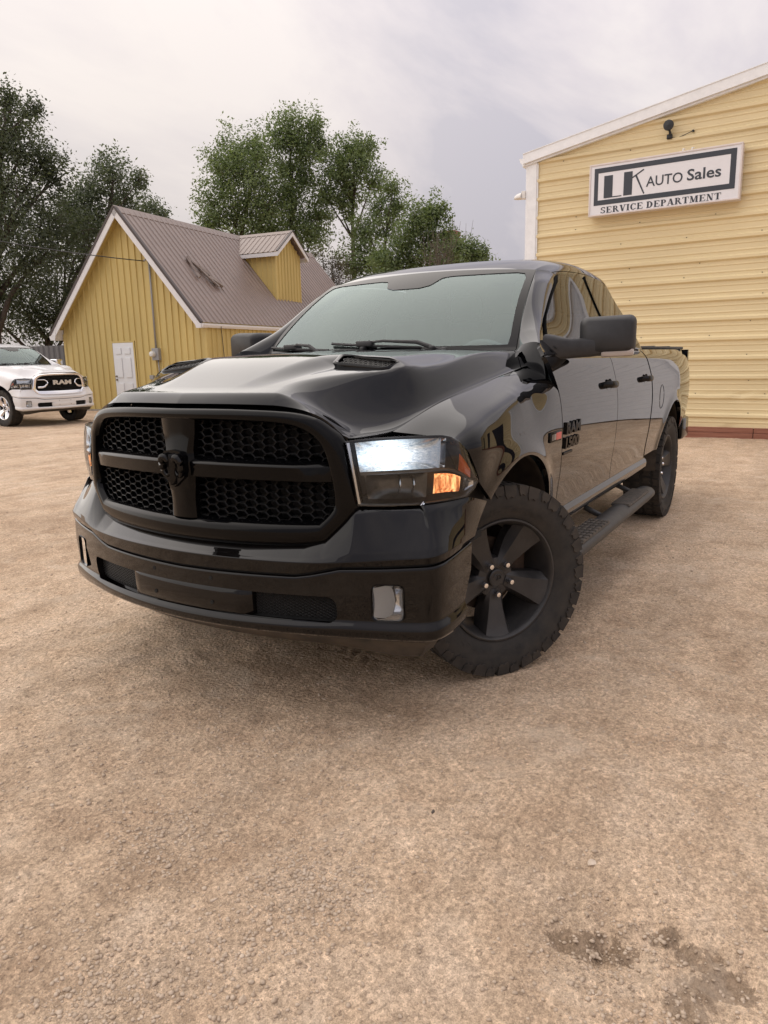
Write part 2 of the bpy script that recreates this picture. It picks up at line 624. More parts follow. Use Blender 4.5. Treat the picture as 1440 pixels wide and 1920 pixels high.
# =================================================================== ground
def ground_material():
    m, t, out = mat_new('dirt')
    tc = N(t, 'TexCoord')
    ob = tc.outputs['Object']
    big = N(t, 'TexNoise', i_Scale=0.55, i_Detail=6.0, i_Roughness=0.62, i_Distortion=0.4); Lk(t, ob, big.inputs['Vector'])
    mid = N(t, 'TexNoise', i_Scale=4.5, i_Detail=8.0, i_Roughness=0.66); Lk(t, ob, mid.inputs['Vector'])
    fin = N(t, 'TexNoise', i_Scale=70.0, i_Detail=5.0, i_Roughness=0.7); Lk(t, ob, fin.inputs['Vector'])
    mp = N(t, 'Mapping'); mp.inputs['Rotation'].default_value = (0, 0, R(62)); mp.inputs['Scale'].default_value = (0.35, 2.2, 1)
    Lk(t, ob, mp.inputs[0])
    trk = N(t, 'TexNoise', i_Scale=1.3, i_Detail=4.0, i_Roughness=0.55); Lk(t, mp.outputs[0], trk.inputs['Vector'])
    c1 = ramp(t, [(0.34, (0.375, 0.265, 0.178)), (0.50, (0.510, 0.382, 0.268)), (0.66, (0.61, 0.480, 0.360))])
    Lk(t, math_n(t, 'ADD', math_n(t, 'MULTIPLY', big.outputs[0], 0.45), math_n(t, 'MULTIPLY', mid.outputs[0], 0.55)), c1.inputs[0])
    gr2 = N(t, 'TexNoise', i_Scale=240.0, i_Detail=3.0, i_Roughness=0.7); Lk(t, ob, gr2.inputs['Vector'])
    c2 = ramp(t, [(0.34, 0.52), (0.50, 1.0), (0.66, 1.40)]); Lk(t, math_n(t, 'ADD', math_n(t, 'MULTIPLY', fin.outputs[0], .55), math_n(t, 'MULTIPLY', gr2.outputs[0], .45)), c2.inputs[0])
    c3 = ramp(t, [(0.38, 0.90), (0.58, 1.06)]); Lk(t, trk.outputs[0], c3.inputs[0])
    col = mixc(t, 1.0, mixc(t, 1.0, c1.outputs[0], c2.outputs[0], 'MULTIPLY'), c3.outputs[0], 'MULTIPLY')
    for sc_, am in ((48.0, .13), (120.0, .17), (300.0, .14)):   # grit: every grain its own tone
        vo = N(t, 'TexVoronoi', i_Scale=sc_); Lk(t, ob, vo.inputs['Vector'])
        sx = N(t, 'SeparateColor'); Lk(t, vo.outputs['Color'], sx.inputs[0])
        mr = N(t, 'MapRange'); mr.inputs[3].default_value = 1 - am; mr.inputs[4].default_value = 1 + am
        Lk(t, sx.outputs[0], mr.inputs[0])
        col = mixc(t, 1.0, col, mr.outputs[0], 'MULTIPLY')
    # damp dark patches, broken edges
    sp = N(t, 'SeparateXYZ'); Lk(t, ob, sp.inputs[0])
    damp = None
    for (cx, cy, rx) in DAMP:
        dx = math_n(t, 'SUBTRACT', sp.outputs[0], cx); dy = math_n(t, 'SUBTRACT', sp.outputs[1], cy)
        d = math_n(t, 'SQRT', math_n(t, 'ADD', math_n(t, 'MULTIPLY', dx, dx), math_n(t, 'MULTIPLY', dy, dy)))
        v = math_n(t, 'SUBTRACT', 1.0, math_n(t, 'DIVIDE', d, rx), clamp=True)
        damp = v if damp is None else math_n(t, 'MAXIMUM', damp, v)
    dn = N(t, 'TexNoise', i_Scale=22.0, i_Detail=6.0, i_Roughness=0.7); Lk(t, ob, dn.inputs['Vector'])
    dm = math_n(t, 'ADD', math_n(t, 'MULTIPLY', damp, 0.9), math_n(t, 'MULTIPLY', math_n(t, 'SUBTRACT', dn.outputs[0], 0.5), 1.5))
    dr = ramp(t, [(0.40, 0.0), (0.50, 1.0)]); Lk(t, dm, dr.inputs[0])
    col = mixc(t, math_n(t, 'MULTIPLY', dr.outputs[0], 0.62), col, (0.13, 0.088, 0.056))
    # pale dried crust
    pn = N(t, 'TexNoise', i_Scale=2.4, i_Detail=7.0, i_Roughness=0.7, i_Distortion=0.8); Lk(t, ob, pn.inputs['Vector'])
    pr = ramp(t, [(0.55, 0.0), (0.68, 1.0)]); Lk(t, pn.outputs[0], pr.inputs[0])
    col = mixc(t, math_n(t, 'MULTIPLY', pr.outputs[0], 0.45), col, (0.60, 0.495, 0.385))
    p = N(t, 'BsdfPrincipled'); p.inputs['Roughness'].default_value = 0.95
    p.inputs['Specular IOR Level'].default_value = 0.15
    Lk(t, col, p.inputs['Base Color'])
    vor = N(t, 'TexVoronoi', i_Scale=55.0); Lk(t, ob, vor.inputs['Vector'])
    h = math_n(t, 'ADD', math_n(t, 'MULTIPLY', fin.outputs[0], 0.8), math_n(t, 'ADD', math_n(t, 'MULTIPLY', mid.outputs[0], 1.2), math_n(t, 'MULTIPLY', vor.outputs[0], -0.35)))
    bp = N(t, 'Bump', i_Strength=0.8, i_Distance=0.02)
    Lk(t, h, bp.inputs['Height']); Lk(t, bp.outputs[0], p.inputs['Normal'])
    Lk(t, p.outputs[0], out.inputs[0])
    return m


DAMP = [(1.385, 1.64, .07), (1.373, 1.70, .10), (1.36, 1.765, .09), (1.272, 1.857, .07), (1.285, 1.91, .07), (1.32, 1.97, .10), (1.335, 2.02, .08), (1.39, 1.95, .10), (1.45, 1.93, .09)]


def ground_h(X, Y):
    h = .016 * vnoise(X * .45, Y * .45, 1) + .006 * vnoise(X * 1.3, Y * 1.3, 2) + .0035 * vnoise(X * 3.7, Y * 3.7, 3) + .0045 * vnoise(X * 9, Y * 9, 4) + .0035 * vnoise(X * 21, Y * 21, 5)
    fade = 1 - sstep(14, 30, np.hypot(X, Y))
    # worn tread marks: shallow scalloped tracks
    u = X * .55 + Y * .83; v = -X * .83 + Y * .55
    tr = 0
    for v0 in (.55, -.02, 1.75):
        tr = tr + np.exp(-((v + v0 + .15 * np.sin(u * .7)) / .13) ** 4) * (.005 * np.clip(2.2 * np.sin(u * 55 + 2.2 * np.sin(v * 46)), -1, 1) * sstep(-.25, .35, vnoise(X * 1.7, Y * 1.7, 8)) - .005)
    pit = 0
    for (cx, cy, r) in DAMP[:7]:
        pit = pit - .016 * np.exp(-((X - cx) ** 2 + (Y - cy) ** 2) / (r * .8) ** 2) * (1 + .8 * vnoise(X * 34, Y * 34, 12))
    flat = 0
    for (cx, cy) in ((.05, .86), (-3.57, .86), (.05, -.86), (-3.57, -.86)):
        flat = np.maximum(flat, np.exp(-(((X - cx) / .30) ** 2 + ((Y - cy) / .30) ** 2)))
    return (h * fade + tr * fade + pit) * (1 - flat) - .002


def axis(near, lo, hi, step, far, grow=1.16):
    a = list(np.arange(lo, hi + 1e-6, step))
    s = step; x = a[-1]
    while x < far: s = min(s * grow, 60); x += s; a.append(x)
    s = step; x = a[0]; pre = []
    while x > -far: s = min(s * grow, 60); x -= s; pre.append(x)
    return np.array(pre[::-1] + a)


gx = axis(0, -1.2, 2.6, .0165, 900, 1.055); gy = axis(0, -1.6, 2.6, .0165, 900, 1.055)
GX, GY = np.meshgrid(gx, gy, indexing='ij')
GZ = ground_h(GX, GY)
nx_, ny_ = len(gx), len(gy)
I = np.arange(nx_ * ny_).reshape(nx_, ny_)
Q = np.stack([I[:-1, :-1], I[1:, :-1], I[1:, 1:], I[:-1, 1:]], -1).reshape(-1, 4)
me = bpy.data.meshes.new('ground')
me.vertices.add(nx_ * ny_); me.vertices.foreach_set('co', np.stack([GX, GY, GZ], -1).ravel())
me.loops.add(Q.size); me.loops.foreach_set('vertex_index', Q.ravel().astype(np.int32))
me.polygons.add(len(Q)); me.polygons.foreach_set('loop_start', np.arange(0, Q.size, 4, dtype=np.int32))
me.polygons.foreach_set('use_smooth', np.ones(len(Q), dtype=bool))
me.update(calc_edges=True); me.validate()
me.materials.append(ground_material())
ground = tag(link('ground', me), kind='structure')

# loose gravel ---------------------------------------------------------
_rs = np.random.default_rng(11)


def stone_shape(rs, sq=.6):
    bm = bmesh.new(); bmesh.ops.create_icosphere(bm, subdivisions=1, radius=1)
    V = np.array([v.co[:] for v in bm.verts]); F = np.array([[v.index for v in f.verts] for f in bm.faces]); bm.free()
    V = V * (1 + rs.uniform(-.28, .28, (len(V), 1)))
    return V * [1, rs.uniform(.6, 1), sq * rs.uniform(.7, 1.1)], F


def scatter_stones(n, cen, spread, smin, smax, clumps=None, power=2.2):
    shapes = [stone_shape(_rs) for _ in range(8)]
    VV = []; FF = []; b = 0
    for k in range(n):
        if clumps is not None and k % 3:
            c = clumps[_rs.integers(len(clumps))]
            x = c[0] + _rs.normal(0, c[2]); y = c[1] + _rs.normal(0, c[2])
        else:
            rr = spread * _rs.random() ** .75; a = _rs.random() * 2 * math.pi
            x = cen[0] + rr * math.cos(a); y = cen[1] + rr * math.sin(a)
        s = smin + (smax - smin) * _rs.random() ** (power * 2)
        V, F = shapes[_rs.integers(8)]
        a = _rs.random() * 6.28; c_, s_ = math.cos(a), math.sin(a)
        W = V * s
        W = np.stack([W[:, 0] * c_ - W[:, 1] * s_ + x, W[:, 0] * s_ + W[:, 1] * c_ + y, W[:, 2]], -1)
        VV.append((W, x, y, s)); FF.append(F + b); b += len(V)
    xs = np.array([v[1] for v in VV]); ys = np.array([v[2] for v in VV]); hh = ground_h(xs, ys)
    P = np.concatenate([v[0] + [0, 0, hh[i] + v[3] * .12] for i, v in enumerate(VV)])
    return P, np.concatenate(FF)


def big_mesh(name, P, F, mat, k=3):
    me = bpy.data.meshes.new(name)
    me.vertices.add(len(P)); me.vertices.foreach_set('co', np.ascontiguousarray(P, dtype=np.float32).ravel())
    me.loops.add(F.size); me.loops.foreach_set('vertex_index', np.ascontiguousarray(F).ravel().astype(np.int32))
    me.polygons.add(len(F)); me.polygons.foreach_set('loop_start', np.arange(0, F.size, k, dtype=np.int32))
    me.update(calc_edges=True); me.validate()
    me.materials.append(mat)
    return me


M_STONE = pbr('gravel_stone', (0.30, 0.225, 0.16), rough=0.95, spec=.15, col2=(0.56, 0.46, 0.36), vscale=42, bump=.3, bscale=300, bdist=.001)
clumps = [(1.53, .97, .09), (1.57, 1.06, .10), (1.60, .50, .10), (1.38, 1.75, .12), (1.85, 1.0, .12), (2.05, .82, .08), (1.15, .55, .25), (1.6, 1.9, .15), (2.0, 1.55, .12), (.6, 1.9, .35), (0, 1.9, .5), (1.4, -.2, .3), (.9, 2.4, .3), (1.3, 2.2, .2), (2.05, .6, .2)]
P, F = scatter_stones(24000, (1.3, 1.05), 2.8, .0013, .0085, clumps)
tag(link('gravel', big_mesh('gravel', P, F, M_STONE)), 'loose tan gravel scattered over the dirt lot', 'gravel', kind='stuff')
P, F = scatter_stones(12000, (-.3, 1.6), 6.5, .002, .011)
tag(link('coarse_gravel', big_mesh('coarse_gravel', P, F, M_STONE)), 'coarser gravel spread over the far part of the lot', 'gravel', kind='stuff')
M_PALE = pbr('pale_stone', (0.46, 0.37, 0.29), rough=0.9, col2=(.56, .47, .38), vscale=60, bump=.4, bscale=120, bdist=.002)
for (x, y, s, lab, mt_) in ((1.097, 1.632, .015, 'flat pale stone bedded in the dirt right of the foreground centre', M_PALE), (1.914, 1.093, .013, 'rounded tan stone at the bottom of the lot nearest the lower edge', M_STONE),
                            (1.109, 1.149, .010, 'small dark stone alone on smooth dirt in front of the front wheel', pbr('dark_stone', (.10, .08, .065), .9))):
    V, F_ = stone_shape(np.random.default_rng(int(x * 100)), .5)
    z = float(ground_h(np.array([x]), np.array([y]))[0])
    o = obj('stone', [(a * s + x, b * s + y, c * s + z + s * .15) for a, b, c in V], [tuple(f) for f in F_], mt_)
    tag(o, lab, 'stone')

# =================================================================== yellow service building (right)
M_SIDE = pbr('tan_steel_siding', (0.70, 0.585, 0.35), rough=0.5, var=0.07, vscale=1.6, streak=(.25, 1, 1.0), bump=.05, bscale=5)
M_TRIM = pbr('white_trim', (0.80, 0.82, 0.84), rough=0.5, var=0.06)
M_BASE = pbr('red_brown_board', (0.20, 0.075, 0.045), rough=0.8, col2=(0.30, 0.13, 0.085), vscale=5, streak=(.4, 1, 6), bump=.3, bscale=30)
M_SIGNW = pbr('sign_white', (0.74, 0.74, 0.77), rough=0.35, var=0.02)
M_SIGNF = pbr('sign_frame', (0.66, 0.60, 0.58), rough=0.45, var=0.08)
M_INK = pbr('sign_ink', (0.035, 0.042, 0.055), rough=0.4)
M_DOORW = pbr('white_overhead_door', (0.70, 0.72, 0.74), rough=0.45, var=0.04)
M_DARKD = pbr('dark_blue_door', (0.012, 0.014, 0.022), rough=0.3)
M_LAMPW = pbr('lamp_white', (0.70, 0.69, 0.67), rough=0.45)
M_BLK = pbr('black_metal', (0.012, 0.013, 0.015), rough=0.45)
M_SCREW = pbr('screw_dark', (0.08, 0.06, 0.045), rough=0.7)

BLD = empty('service_building', (-10.114, -2.482, 0), 1.55408)
tag(BLD, 'tan yellow steel sided service building with white roof trim at the right', 'building')
EAVE, SLOPE, BW = 4.60, .18, 15.2


def roof_s(z):
    """extent along the wall at height z"""
    k = max(0.0, (z - EAVE) / SLOPE)
    return k, BW - k


def siding_profile(z0, z1):
    """(z, out) samples of ribbed sheet between two heights; major ribs every .3048"""
    pts = []
    k0 = int(math.floor((4.612 - z1) / .3048)) - 1; k1 = int(math.ceil((4.612 - z0) / .3048)) + 1
    for k in range(k1, k0 - 1, -1):
        c = 4.612 - .3048 * k
        pts += [(c - .046, 0), (c - .020, .036), (c + .020, .036), (c + .046, 0)]
        for f in (.1016, .2032):
            pts += [(c + f - .016, 0), (c + f - .006, .0075), (c + f + .006, .0075), (c + f + .016, 0)]
    return [p for p in sorted(pts) if z0 - 1e-6 <= p[0] <= z1 + 1e-6]


def siding(z0, z1, sa=None, sb=None):
    pr = siding_profile(z0, z1)
    pr = [(z0, 0)] + pr + [(z1, 0)]
    L0 = sa if sa is not None else 0; L1 = sb if sb is not None else BW
    cols = max(8, int((L1 - L0) / .16))
    F = []
    zz = np.array([p[0] for p in pr])[:, None]; dd = np.array([p[1] for p in pr])[:, None]
    kz = np.maximum(0, (zz - EAVE) / SLOPE)
    a_ = np.maximum(kz, L0); b_ = np.minimum(BW - kz, L1)
    s_ = a_ + (b_ - a_) * (np.arange(cols + 1)[None, :] / cols)
    zf = zz + 0 * s_
    w_ = .0022 * vnoise(s_ * 1.7, zf * 3.1, 21) + .0012 * vnoise(s_ * 6, zf * 2, 22)
    dz = .0025 * vnoise(s_ * 1.1, zf * 5, 23)
    for (cs, cz) in ((3.02, .66), (3.72, .655), (3.45, .66), (2.86, .18), (3.3, .17)):
        w_ = w_ - .022 * np.exp(-((s_ - cs) / .07) ** 2 - ((zf - cz) / .05) ** 2)
        dz = dz - .012 * np.exp(-((s_ - cs) / .09) ** 2 - ((zf - cz) / .06) ** 2)
    V = np.stack([s_, -(dd + w_), zf + dz], -1).reshape(-1, 3).tolist()
    n = cols + 1
    for i in range(len(pr) - 1):
        for c in range(cols):
            F.append((i * n + c, i * n + c + 1, (i + 1) * n + c + 1, (i + 1) * n + c))
    return V, F


zb = .155
rows = [zb]
z = 4.612 - .3048 * 13
while z < 5.95:
    rows.append(z); z += .9144
DOOR_S0, DOOR_S1, DOOR_Z = 4.42, 8.15, 4.75
for z0, z1 in zip(rows[:-1], rows[1:]):
    z1b = z1 + .02
    if z0 < DOOR_Z - .3:
        for sa, sb in ((0, DOOR_S0), (DOOR_S1, 9.25), (10.0, 11.9), (12.65, BW)):
            V, F = siding(z0, min(z1b, 9), sa, sb); obj('siding_panel', V, F, M_SIDE, BLD)
    else:
        V, F = siding(z0, z1b); obj('siding_panel', V, F, M_SIDE, BLD)
V, F = siding(rows[-1], EAVE + SLOPE * BW / 2 - .02)
obj('siding_panel', V, F, M_SIDE, BLD)
# sheet above the openings
_zt = [z1 for z0, z1 in zip(rows[:-1], rows[1:]) if z0 < DOOR_Z - .3][-1] + .02
for sa, sb, zl in ((DOOR_S0, DOOR_S1, DOOR_Z), (9.25, 10.0, 3.3), (11.9, 12.65, 3.3)):
    V, F = siding(zl, _zt, sa, sb); obj('siding_panel', V, F, M_SIDE, BLD)
for sa, sb, zt in ((9.25, 10.0, 2.3), (11.9, 12.65, 2.3)):
    mb2 = MB(); mb2.box((sa, .02, .02), (sb, .05, 3.3)); mb2.build('dark_entry_door', M_DARKD, BLD)
# overhead door of horizontal slats
k = 0
zz = .03
while zz < DOOR_Z:
    mb = MB(); mb.bbox((DOOR_S0 + .05, .05, zz + .0005), (DOOR_S1 - .05, .09, zz + .1495), .006)
    mb.build('door_slat', M_DOORW, BLD)
    zz += .15
mb = MB(); mb.box((DOOR_S0, -.04, 0), (DOOR_S0 + .07, .1, DOOR_Z)); mb.box((DOOR_S1 - .07, -.04, 0), (DOOR_S1, .1, DOOR_Z)); mb.box((DOOR_S0 + .07, -.04, DOOR_Z - .07), (DOOR_S1 - .07, .1, DOOR_Z))
mb.build('door_frame', M_TRIM, BLD)
# base boards
for i, (za, zc, d) in enumerate(((-.05, .075, .052), (.078, .16, .042))):
    for sa in np.arange(0, DOOR_S0 - .1, 3.66):
        sb = min(sa + 3.65, DOOR_S0 - .01)
        mb = MB(); mb.bbox((sa, -d, za), (sb, .03, zc), .006); o = mb.build('base_board', M_BASE, BLD)
    mb = MB(); mb.bbox((DOOR_S1 + .01, -d, za), (BW, .03, zc), .006); mb.build('base_board', M_BASE, BLD)
# side walls and roof
mb = MB(); mb.box((-.02, .03, 0), (.02, 18, EAVE)); mb.box((BW - .02, .03, 0), (BW + .02, 18, EAVE)); mb.build('side_wall', M_SIDE, BLD)
for sg in (0, 1):
    mb = MB()
    p = [(-.30, EAVE - .02), (BW / 2, EAVE + SLOPE * (BW / 2 + .0) + .06), (BW / 2, EAVE + SLOPE * BW / 2 + .10), (-.30, EAVE + .03)]
    if sg: p = [(BW - a, b) for a, b in p]
    mb.prism(p, lambda a, b, d: (a, d, b), .02, 18.2); fix_normals(mb.build('roof', M_TRIM, BLD))
    # rake trim: deep fascia plus lower drip leg, in lengths
    for a0, a1 in ((-.24, 2.95), (2.95, BW / 2)):
        mb = MB()
        def rk(a, lo, hi, d0, d1):
            q = [(a0, EAVE + SLOPE * a0 + lo), (a1, EAVE + SLOPE * a1 + lo), (a1, EAVE + SLOPE * a1 + hi), (a0, EAVE + SLOPE * a0 + hi)]
            if sg: q = [(BW - x, y) for x, y in q]
            mb.prism(q, lambda x, y, d: (x, d, y), d0, d1)
        rk(0, .035, .19, -.115, .02)
        rk(0, .0, .034, -.075, .02)
        rk(0, .188, .20, -.125, .25)
        fix_normals(mb.build('rake_trim', M_TRIM, BLD))
# corner post, with a folded edge, and the gutter end
mb = MB(); mb.bbox((-.205, -.045, .02), (-.012, .10, EAVE), .006); mb.bbox((-.012, -.030, .02), (.012, .0, EAVE - .01), .003); mb.build('corner_trim', M_TRIM, BLD)
mb = MB(); mb.rings([[(x, y, z) for x, z in ((-.21, EAVE - .02), (-.24, EAVE - .04), (-.29, EAVE + .02), (-.31, EAVE + .085), (-.30, EAVE + .09), (-.21, EAVE + .07))] for y in (-.10, 18)], cap0=True, cap1=True)
fix_normals(mb.build('gutter', M_TRIM, BLD))
# screws
mb = MB()
rn = random.Random(3)
for k in range(16):
    z = 4.612 - .3048 * k + (.05 if k % 3 else -.05)
    for s in np.arange(.35 + rn.random() * .5, 4.3, 1.05):
        if rn.random() < .45: continue
        s += rn.uniform(-.1, .1)
        if .9 < s < 3.3 and 3.5 < z < 4.45: continue
        if z > EAVE + SLOPE * s - .1: continue
        mb.bbox((s - .007, -.012, z - .006), (s + .007, .0, z + .006), .002)
o = mb.build('screw_heads', M_SCREW, BLD); o['kind'] = 'stuff'

# wall flood lamp on the corner, spot lamp above the sign, their wires
fl = empty('flood_lamp', BLD.matrix_world @ Vector((0, 0, 0)))
bpy.context.view_layer.update()
BM = BLD.matrix_world.copy()


def bthing(name, label, cat, s, d, z, group=None):
    o = empty(name, BM @ Vector((s, -d, z)), 1.55408)
    return tag(o, label, cat, group)


bpy.data.objects.remove(fl)
fl = bthing('flood_lamp', 'white half dome flood lamp on the corner trim of the service building', 'lamp', -.205, .02, 4.10)
mb = MB(); mb.bbox((-.07, -.05, -.06), (.0, .05, .07), .008); mb.build('lamp_bracket', M_LAMPW, fl)
mb = MB(); rs = []
for k in range(7):
    f = k / 6
    w_ = .095 * math.sqrt(max(.02, 1 - f ** 2.2)); h_ = .085 * math.sqrt(max(.03, 1 - f * f))
    rs.append([(-.07 - .15 * f, w_ * math.cos(a), -.035 + max(-.012, h_ * math.sin(a))) for a in np.linspace(0, 2 * math.pi, 17)[:-1]])
mb.rings(rs, cap0=True, cap1=True); fix_normals(mb.build('lamp_shade', M_LAMPW, fl, smooth=True, angle=50))
spt = bthing('spot_lamp', 'small black spot lamp fixed to the siding above the sign', 'lamp', 2.14, .05, 4.70)
mb = MB(); mb.lathe([(.0, -.06), (.075, -.05), (.078, -.02), (.05, .05), (.0, .06)], 20, lambda a, b, h: (a, -.06 + h, .10 + b)); fix_normals(mb.build('lamp_head', M_BLK, spt, smooth=True, angle=50))
mb = MB(); mb.tube([(0, -.05, .07), (.02, -.04, .0), (.01, .02, -.04)], [.016, .02, .03], 8); mb.bbox((-.035, -.02, -.08), (.045, .04, -.01), .01); mb.build('lamp_arm', M_BLK, spt, smooth=True, angle=50)
mb = MB(); mb.tube([(.03, .02, -.06), (.12, .02, -.075), (.22, .02, -.05), (.34, .02, -.01)], .0055, 6); mb.bbox((.33, .01, -.025), (.36, .05, .005), .006); mb.build('lamp_wire', M_BLK, spt, smooth=True)

# ------------------------------------------------------------------ sign
SG = bthing('wall_sign', 'white lightbox sign lettered LK AUTO Sales SERVICE DEPARTMENT on the siding', 'sign', .953, .20, 3.583)
SW, SH = 2.275, .797
mb = MB()
for lo, hi in (((0, -.01, 0), (SW, .16, .028)), ((0, -.01, SH - .028), (SW, .16, SH)), ((0, -.01, .028), (.028, .16, SH - .028)), ((SW - .028, -.01, .028), (SW, .16, SH - .028))):
    mb.bbox(lo, hi, .006)
mb.build('sign_frame', M_SIGNF, SG)
mb = MB(); mb.box((.028, .0, .028), (SW - .028, .15, SH - .028)); mb.build('sign_face', M_SIGNW, SG)


def su(u, v): return (u * SW, SH * (1 - v))


def flat_poly(name, polys, parent=SG, mat=M_INK, d=-.003):
    mb = MB()
    for q in polys:
        mb.prism([su(u, v) for u, v in q], lambda a, b, dd: (a, dd, b), d, .0)
    return fix_normals(mb.build(name, mat, parent))


flat_poly('sign_border', [[(.037, .085), (.965, .085), (.965, .18), (.037, .18)], [(.037, .70), (.965, .70), (.965, .795), (.037, .795)],
                          [(.037, .18), (.065, .18), (.065, .70), (.037, .70)], [(.930, .18), (.965, .18), (.965, .70), (.930, .70)]])
flat_poly('sign_letter', [[(.107, .245), (.168, .245), (.168, .672), (.107, .672)], [(.168, .652), (.232, .652), (.232, .672), (.168, .672)]])
flat_poly('sign_letter', [[(.245, .228), (.304, .228), (.304, .668), (.245, .668)], [(.304, .365), (.304, .335), (.376, .215), (.382, .235)], [(.322, .325), (.332, .305), (.390, .672), (.382, .682)]])
for body, u0, u1, v0, v1, bd in (('AUTO', .398, .637, .372, .560, .008), ('Sales', .665, .877, .345, .552, .016)):
    mb = MB()
    x0, zb_ = su(u0, v1)
    text_solid(mb, body, lambda a, b, d: (x0 + a, -.0005 - d, zb_ + b), (u1 - u0) * SW, (v1 - v0) * SH, .003, bold=bd)
    mb.build('sign_word', M_INK, SG)


def serif_glyph(ch):
    """bold serif capitals as convex pieces in a cell of height 1; returns (pieces, width)"""
    P = []
    rect = lambda x0, y0, x1, y1: P.append([(x0, y0), (x1, y0), (x1, y1), (x0, y1)])

    def stem(x, w_=.25, top=True, bot=True):
        rect(x, 0, x + w_, 1)
        if bot: rect(x - .09, 0, x + w_ + .09, .075)
        if top: rect(x - .09, .925, x + w_ + .09, 1)

    def ring(cx, cy, rx, ry, a0, a1, tx, ty, n=12):
        for k in range(n):
            t0 = R(a0 + (a1 - a0) * k / n); t1 = R(a0 + (a1 - a0) * (k + 1) / n)
            P.append([(cx + rx * math.cos(t0), cy + ry * math.sin(t0)), (cx + rx * math.cos(t1), cy + ry * math.sin(t1)), (cx + (rx - tx) * math.cos(t1), cy + (ry - ty) * math.sin(t1)), (cx + (rx - tx) * math.cos(t0), cy + (ry - ty) * math.sin(t0))])

    def diag(x0, y0, x1, y1, w_):
        P.append([(x0 - w_ / 2, y0), (x0 + w_ / 2, y0), (x1 + w_ / 2, y1), (x1 - w_ / 2, y1)])
    w_ = .8
    if ch == 'S':
        ring(.36, .74, .33, .26, 20, 270, .17, .09); ring(.36, .26, .35, .26, 90, -160, .19, .09); rect(.60, .70, .67, .97); rect(.02, .03, .09, .30); w_ = .74
    elif ch == 'E':
        stem(.1); rect(.35, .925, .80, 1); rect(.35, 0, .84, .075); rect(.35, .47, .62, .545); rect(.73, .72, .80, .925); rect(.77, .075, .84, .30); rect(.56, .38, .62, .63); w_ = .88
    elif ch == 'R':
        stem(.1); ring(.40, .745, .34, .255, -90, 90, .20, .07); rect(.35, .93, .42, 1); rect(.35, .49, .42, .56); diag(.50, .50, .84, 0, .24); rect(.70, 0, 1.0, .075); w_ = .96
    elif ch == 'V':
        diag(.20, 1, .48, 0, .26); diag(.78, 1, .50, 0, .10); rect(0, .925, .42, 1); rect(.62, .925, .96, 1); w_ = .94
    elif ch == 'I':
        stem(.1); w_ = .46
    elif ch == 'C':
        ring(.46, .5, .44, .51, 45, 315, .25, .09, 16); rect(.76, .66, .83, .98); rect(.78, .10, .84, .25); w_ = .88
    elif ch == 'D':
        stem(.1); ring(.38, .5, .52, .5, -90, 90, .27, .08, 14); w_ = .96
    elif ch == 'P':
        stem(.1); ring(.40, .72, .37, .28, -90, 90, .22, .075); rect(.35, .925, .42, 1); rect(.35, .44, .42, .515); w_ = .82
    elif ch == 'A':
        diag(.14, 0, .46, 1, .09); diag(.80, 0, .48, 1, .26); rect(.26, .28, .66, .355); rect(0, 0, .30, .075); rect(.60, 0, 1.0, .075); w_ = .98
    elif ch == 'T':
        stem(.32, top=False); rect(.02, .925, .88, 1); rect(.02, .70, .09, .925); rect(.81, .70, .88, .925); w_ = .90
    elif ch == 'M':
        rect(.14, 0, .21, 1); rect(.84, 0, 1.09, 1); diag(.22, 1, .54, 0.04, .25); diag(.86, 1, .56, .04, .09); rect(.02, 0, .34, .075); rect(.76, 0, 1.18, .075); rect(.02, .925, .3, 1); rect(.84, .925, 1.18, 1); w_ = 1.2
    elif ch == 'N':
        rect(.14, 0, .21, 1); rect(.74, 0, .81, 1); diag(.20, 1, .74, 0, .26); rect(.02, 0, .34, .075); rect(.62, .925, .94, 1); rect(.02, .925, .30, 1); w_ = .96
    return P, w_


def serif_word(word, x0, x1, z0, h, parent, mat):
    cells = []; adv = 0
    for ch in word:
        if ch == ' ': adv += .42; continue
        P, w_ = serif_glyph(ch); cells.append((P, adv)); adv += w_ + .10
    k = (x1 - x0) / (adv - .10)
    for P, a in cells:
        mb = MB()
        for i, q in enumerate(P):
            mb.prism([(x0 + (a + x) * k, z0 + y * h) for x, y in q], lambda u, v, d: (u, d, v), -.003 - .00005 * i, .0)
        fix_normals(mb.build('sign_letter', mat, parent))


xa, zz_ = su(.089, .957)
serif_word('SERVICE DEPARTMENT', xa, su(.886, 0)[0], zz_, .120 * SH, SG, M_INK)
for s in (1.42, 1.55):
    mb = MB(); mb.tube([(s, .05, SH), (s, .06, SH + .045), (s + .02, .12, SH + .05)], .008, 6); mb.build('hanger', M_STEEL0 if 'M_STEEL0' in globals() else M_TRIM, SG)

# =================================================================== yellow gabled shed
M_YEL = pbr('mustard_siding', (0.52, 0.40, 0.145), rough=0.55, var=0.10, vscale=1.2, streak=(1, 1, .25))
M_ROOF = pbr('brown_steel_roof', (0.195, 0.142, 0.118), rough=0.36, spec=.8, var=0.10, vscale=1.5, metal=.0)
M_RTRIM = pbr('dark_brown_trim', (0.05, 0.036, 0.034), rough=0.5)
M_FASC = pbr('white_fascia', (0.66, 0.66, 0.67), rough=0.5, var=.04)
M_DOOR6 = pbr('white_door', (0.68, 0.70, 0.72), rough=0.45, var=.03)
M_GREY = pbr('grey_box', (0.28, 0.28, 0.28), rough=0.5)
M_BRASS = pbr('door_knob', (0.25, 0.22, 0.18), rough=0.3, metal=.9)
SHED = empty('gabled_shed', (-12.063, -16.141, 0), 1.692)
tag(SHED, 'mustard yellow shed with brown ribbed steel roof and one dormer', 'shed')
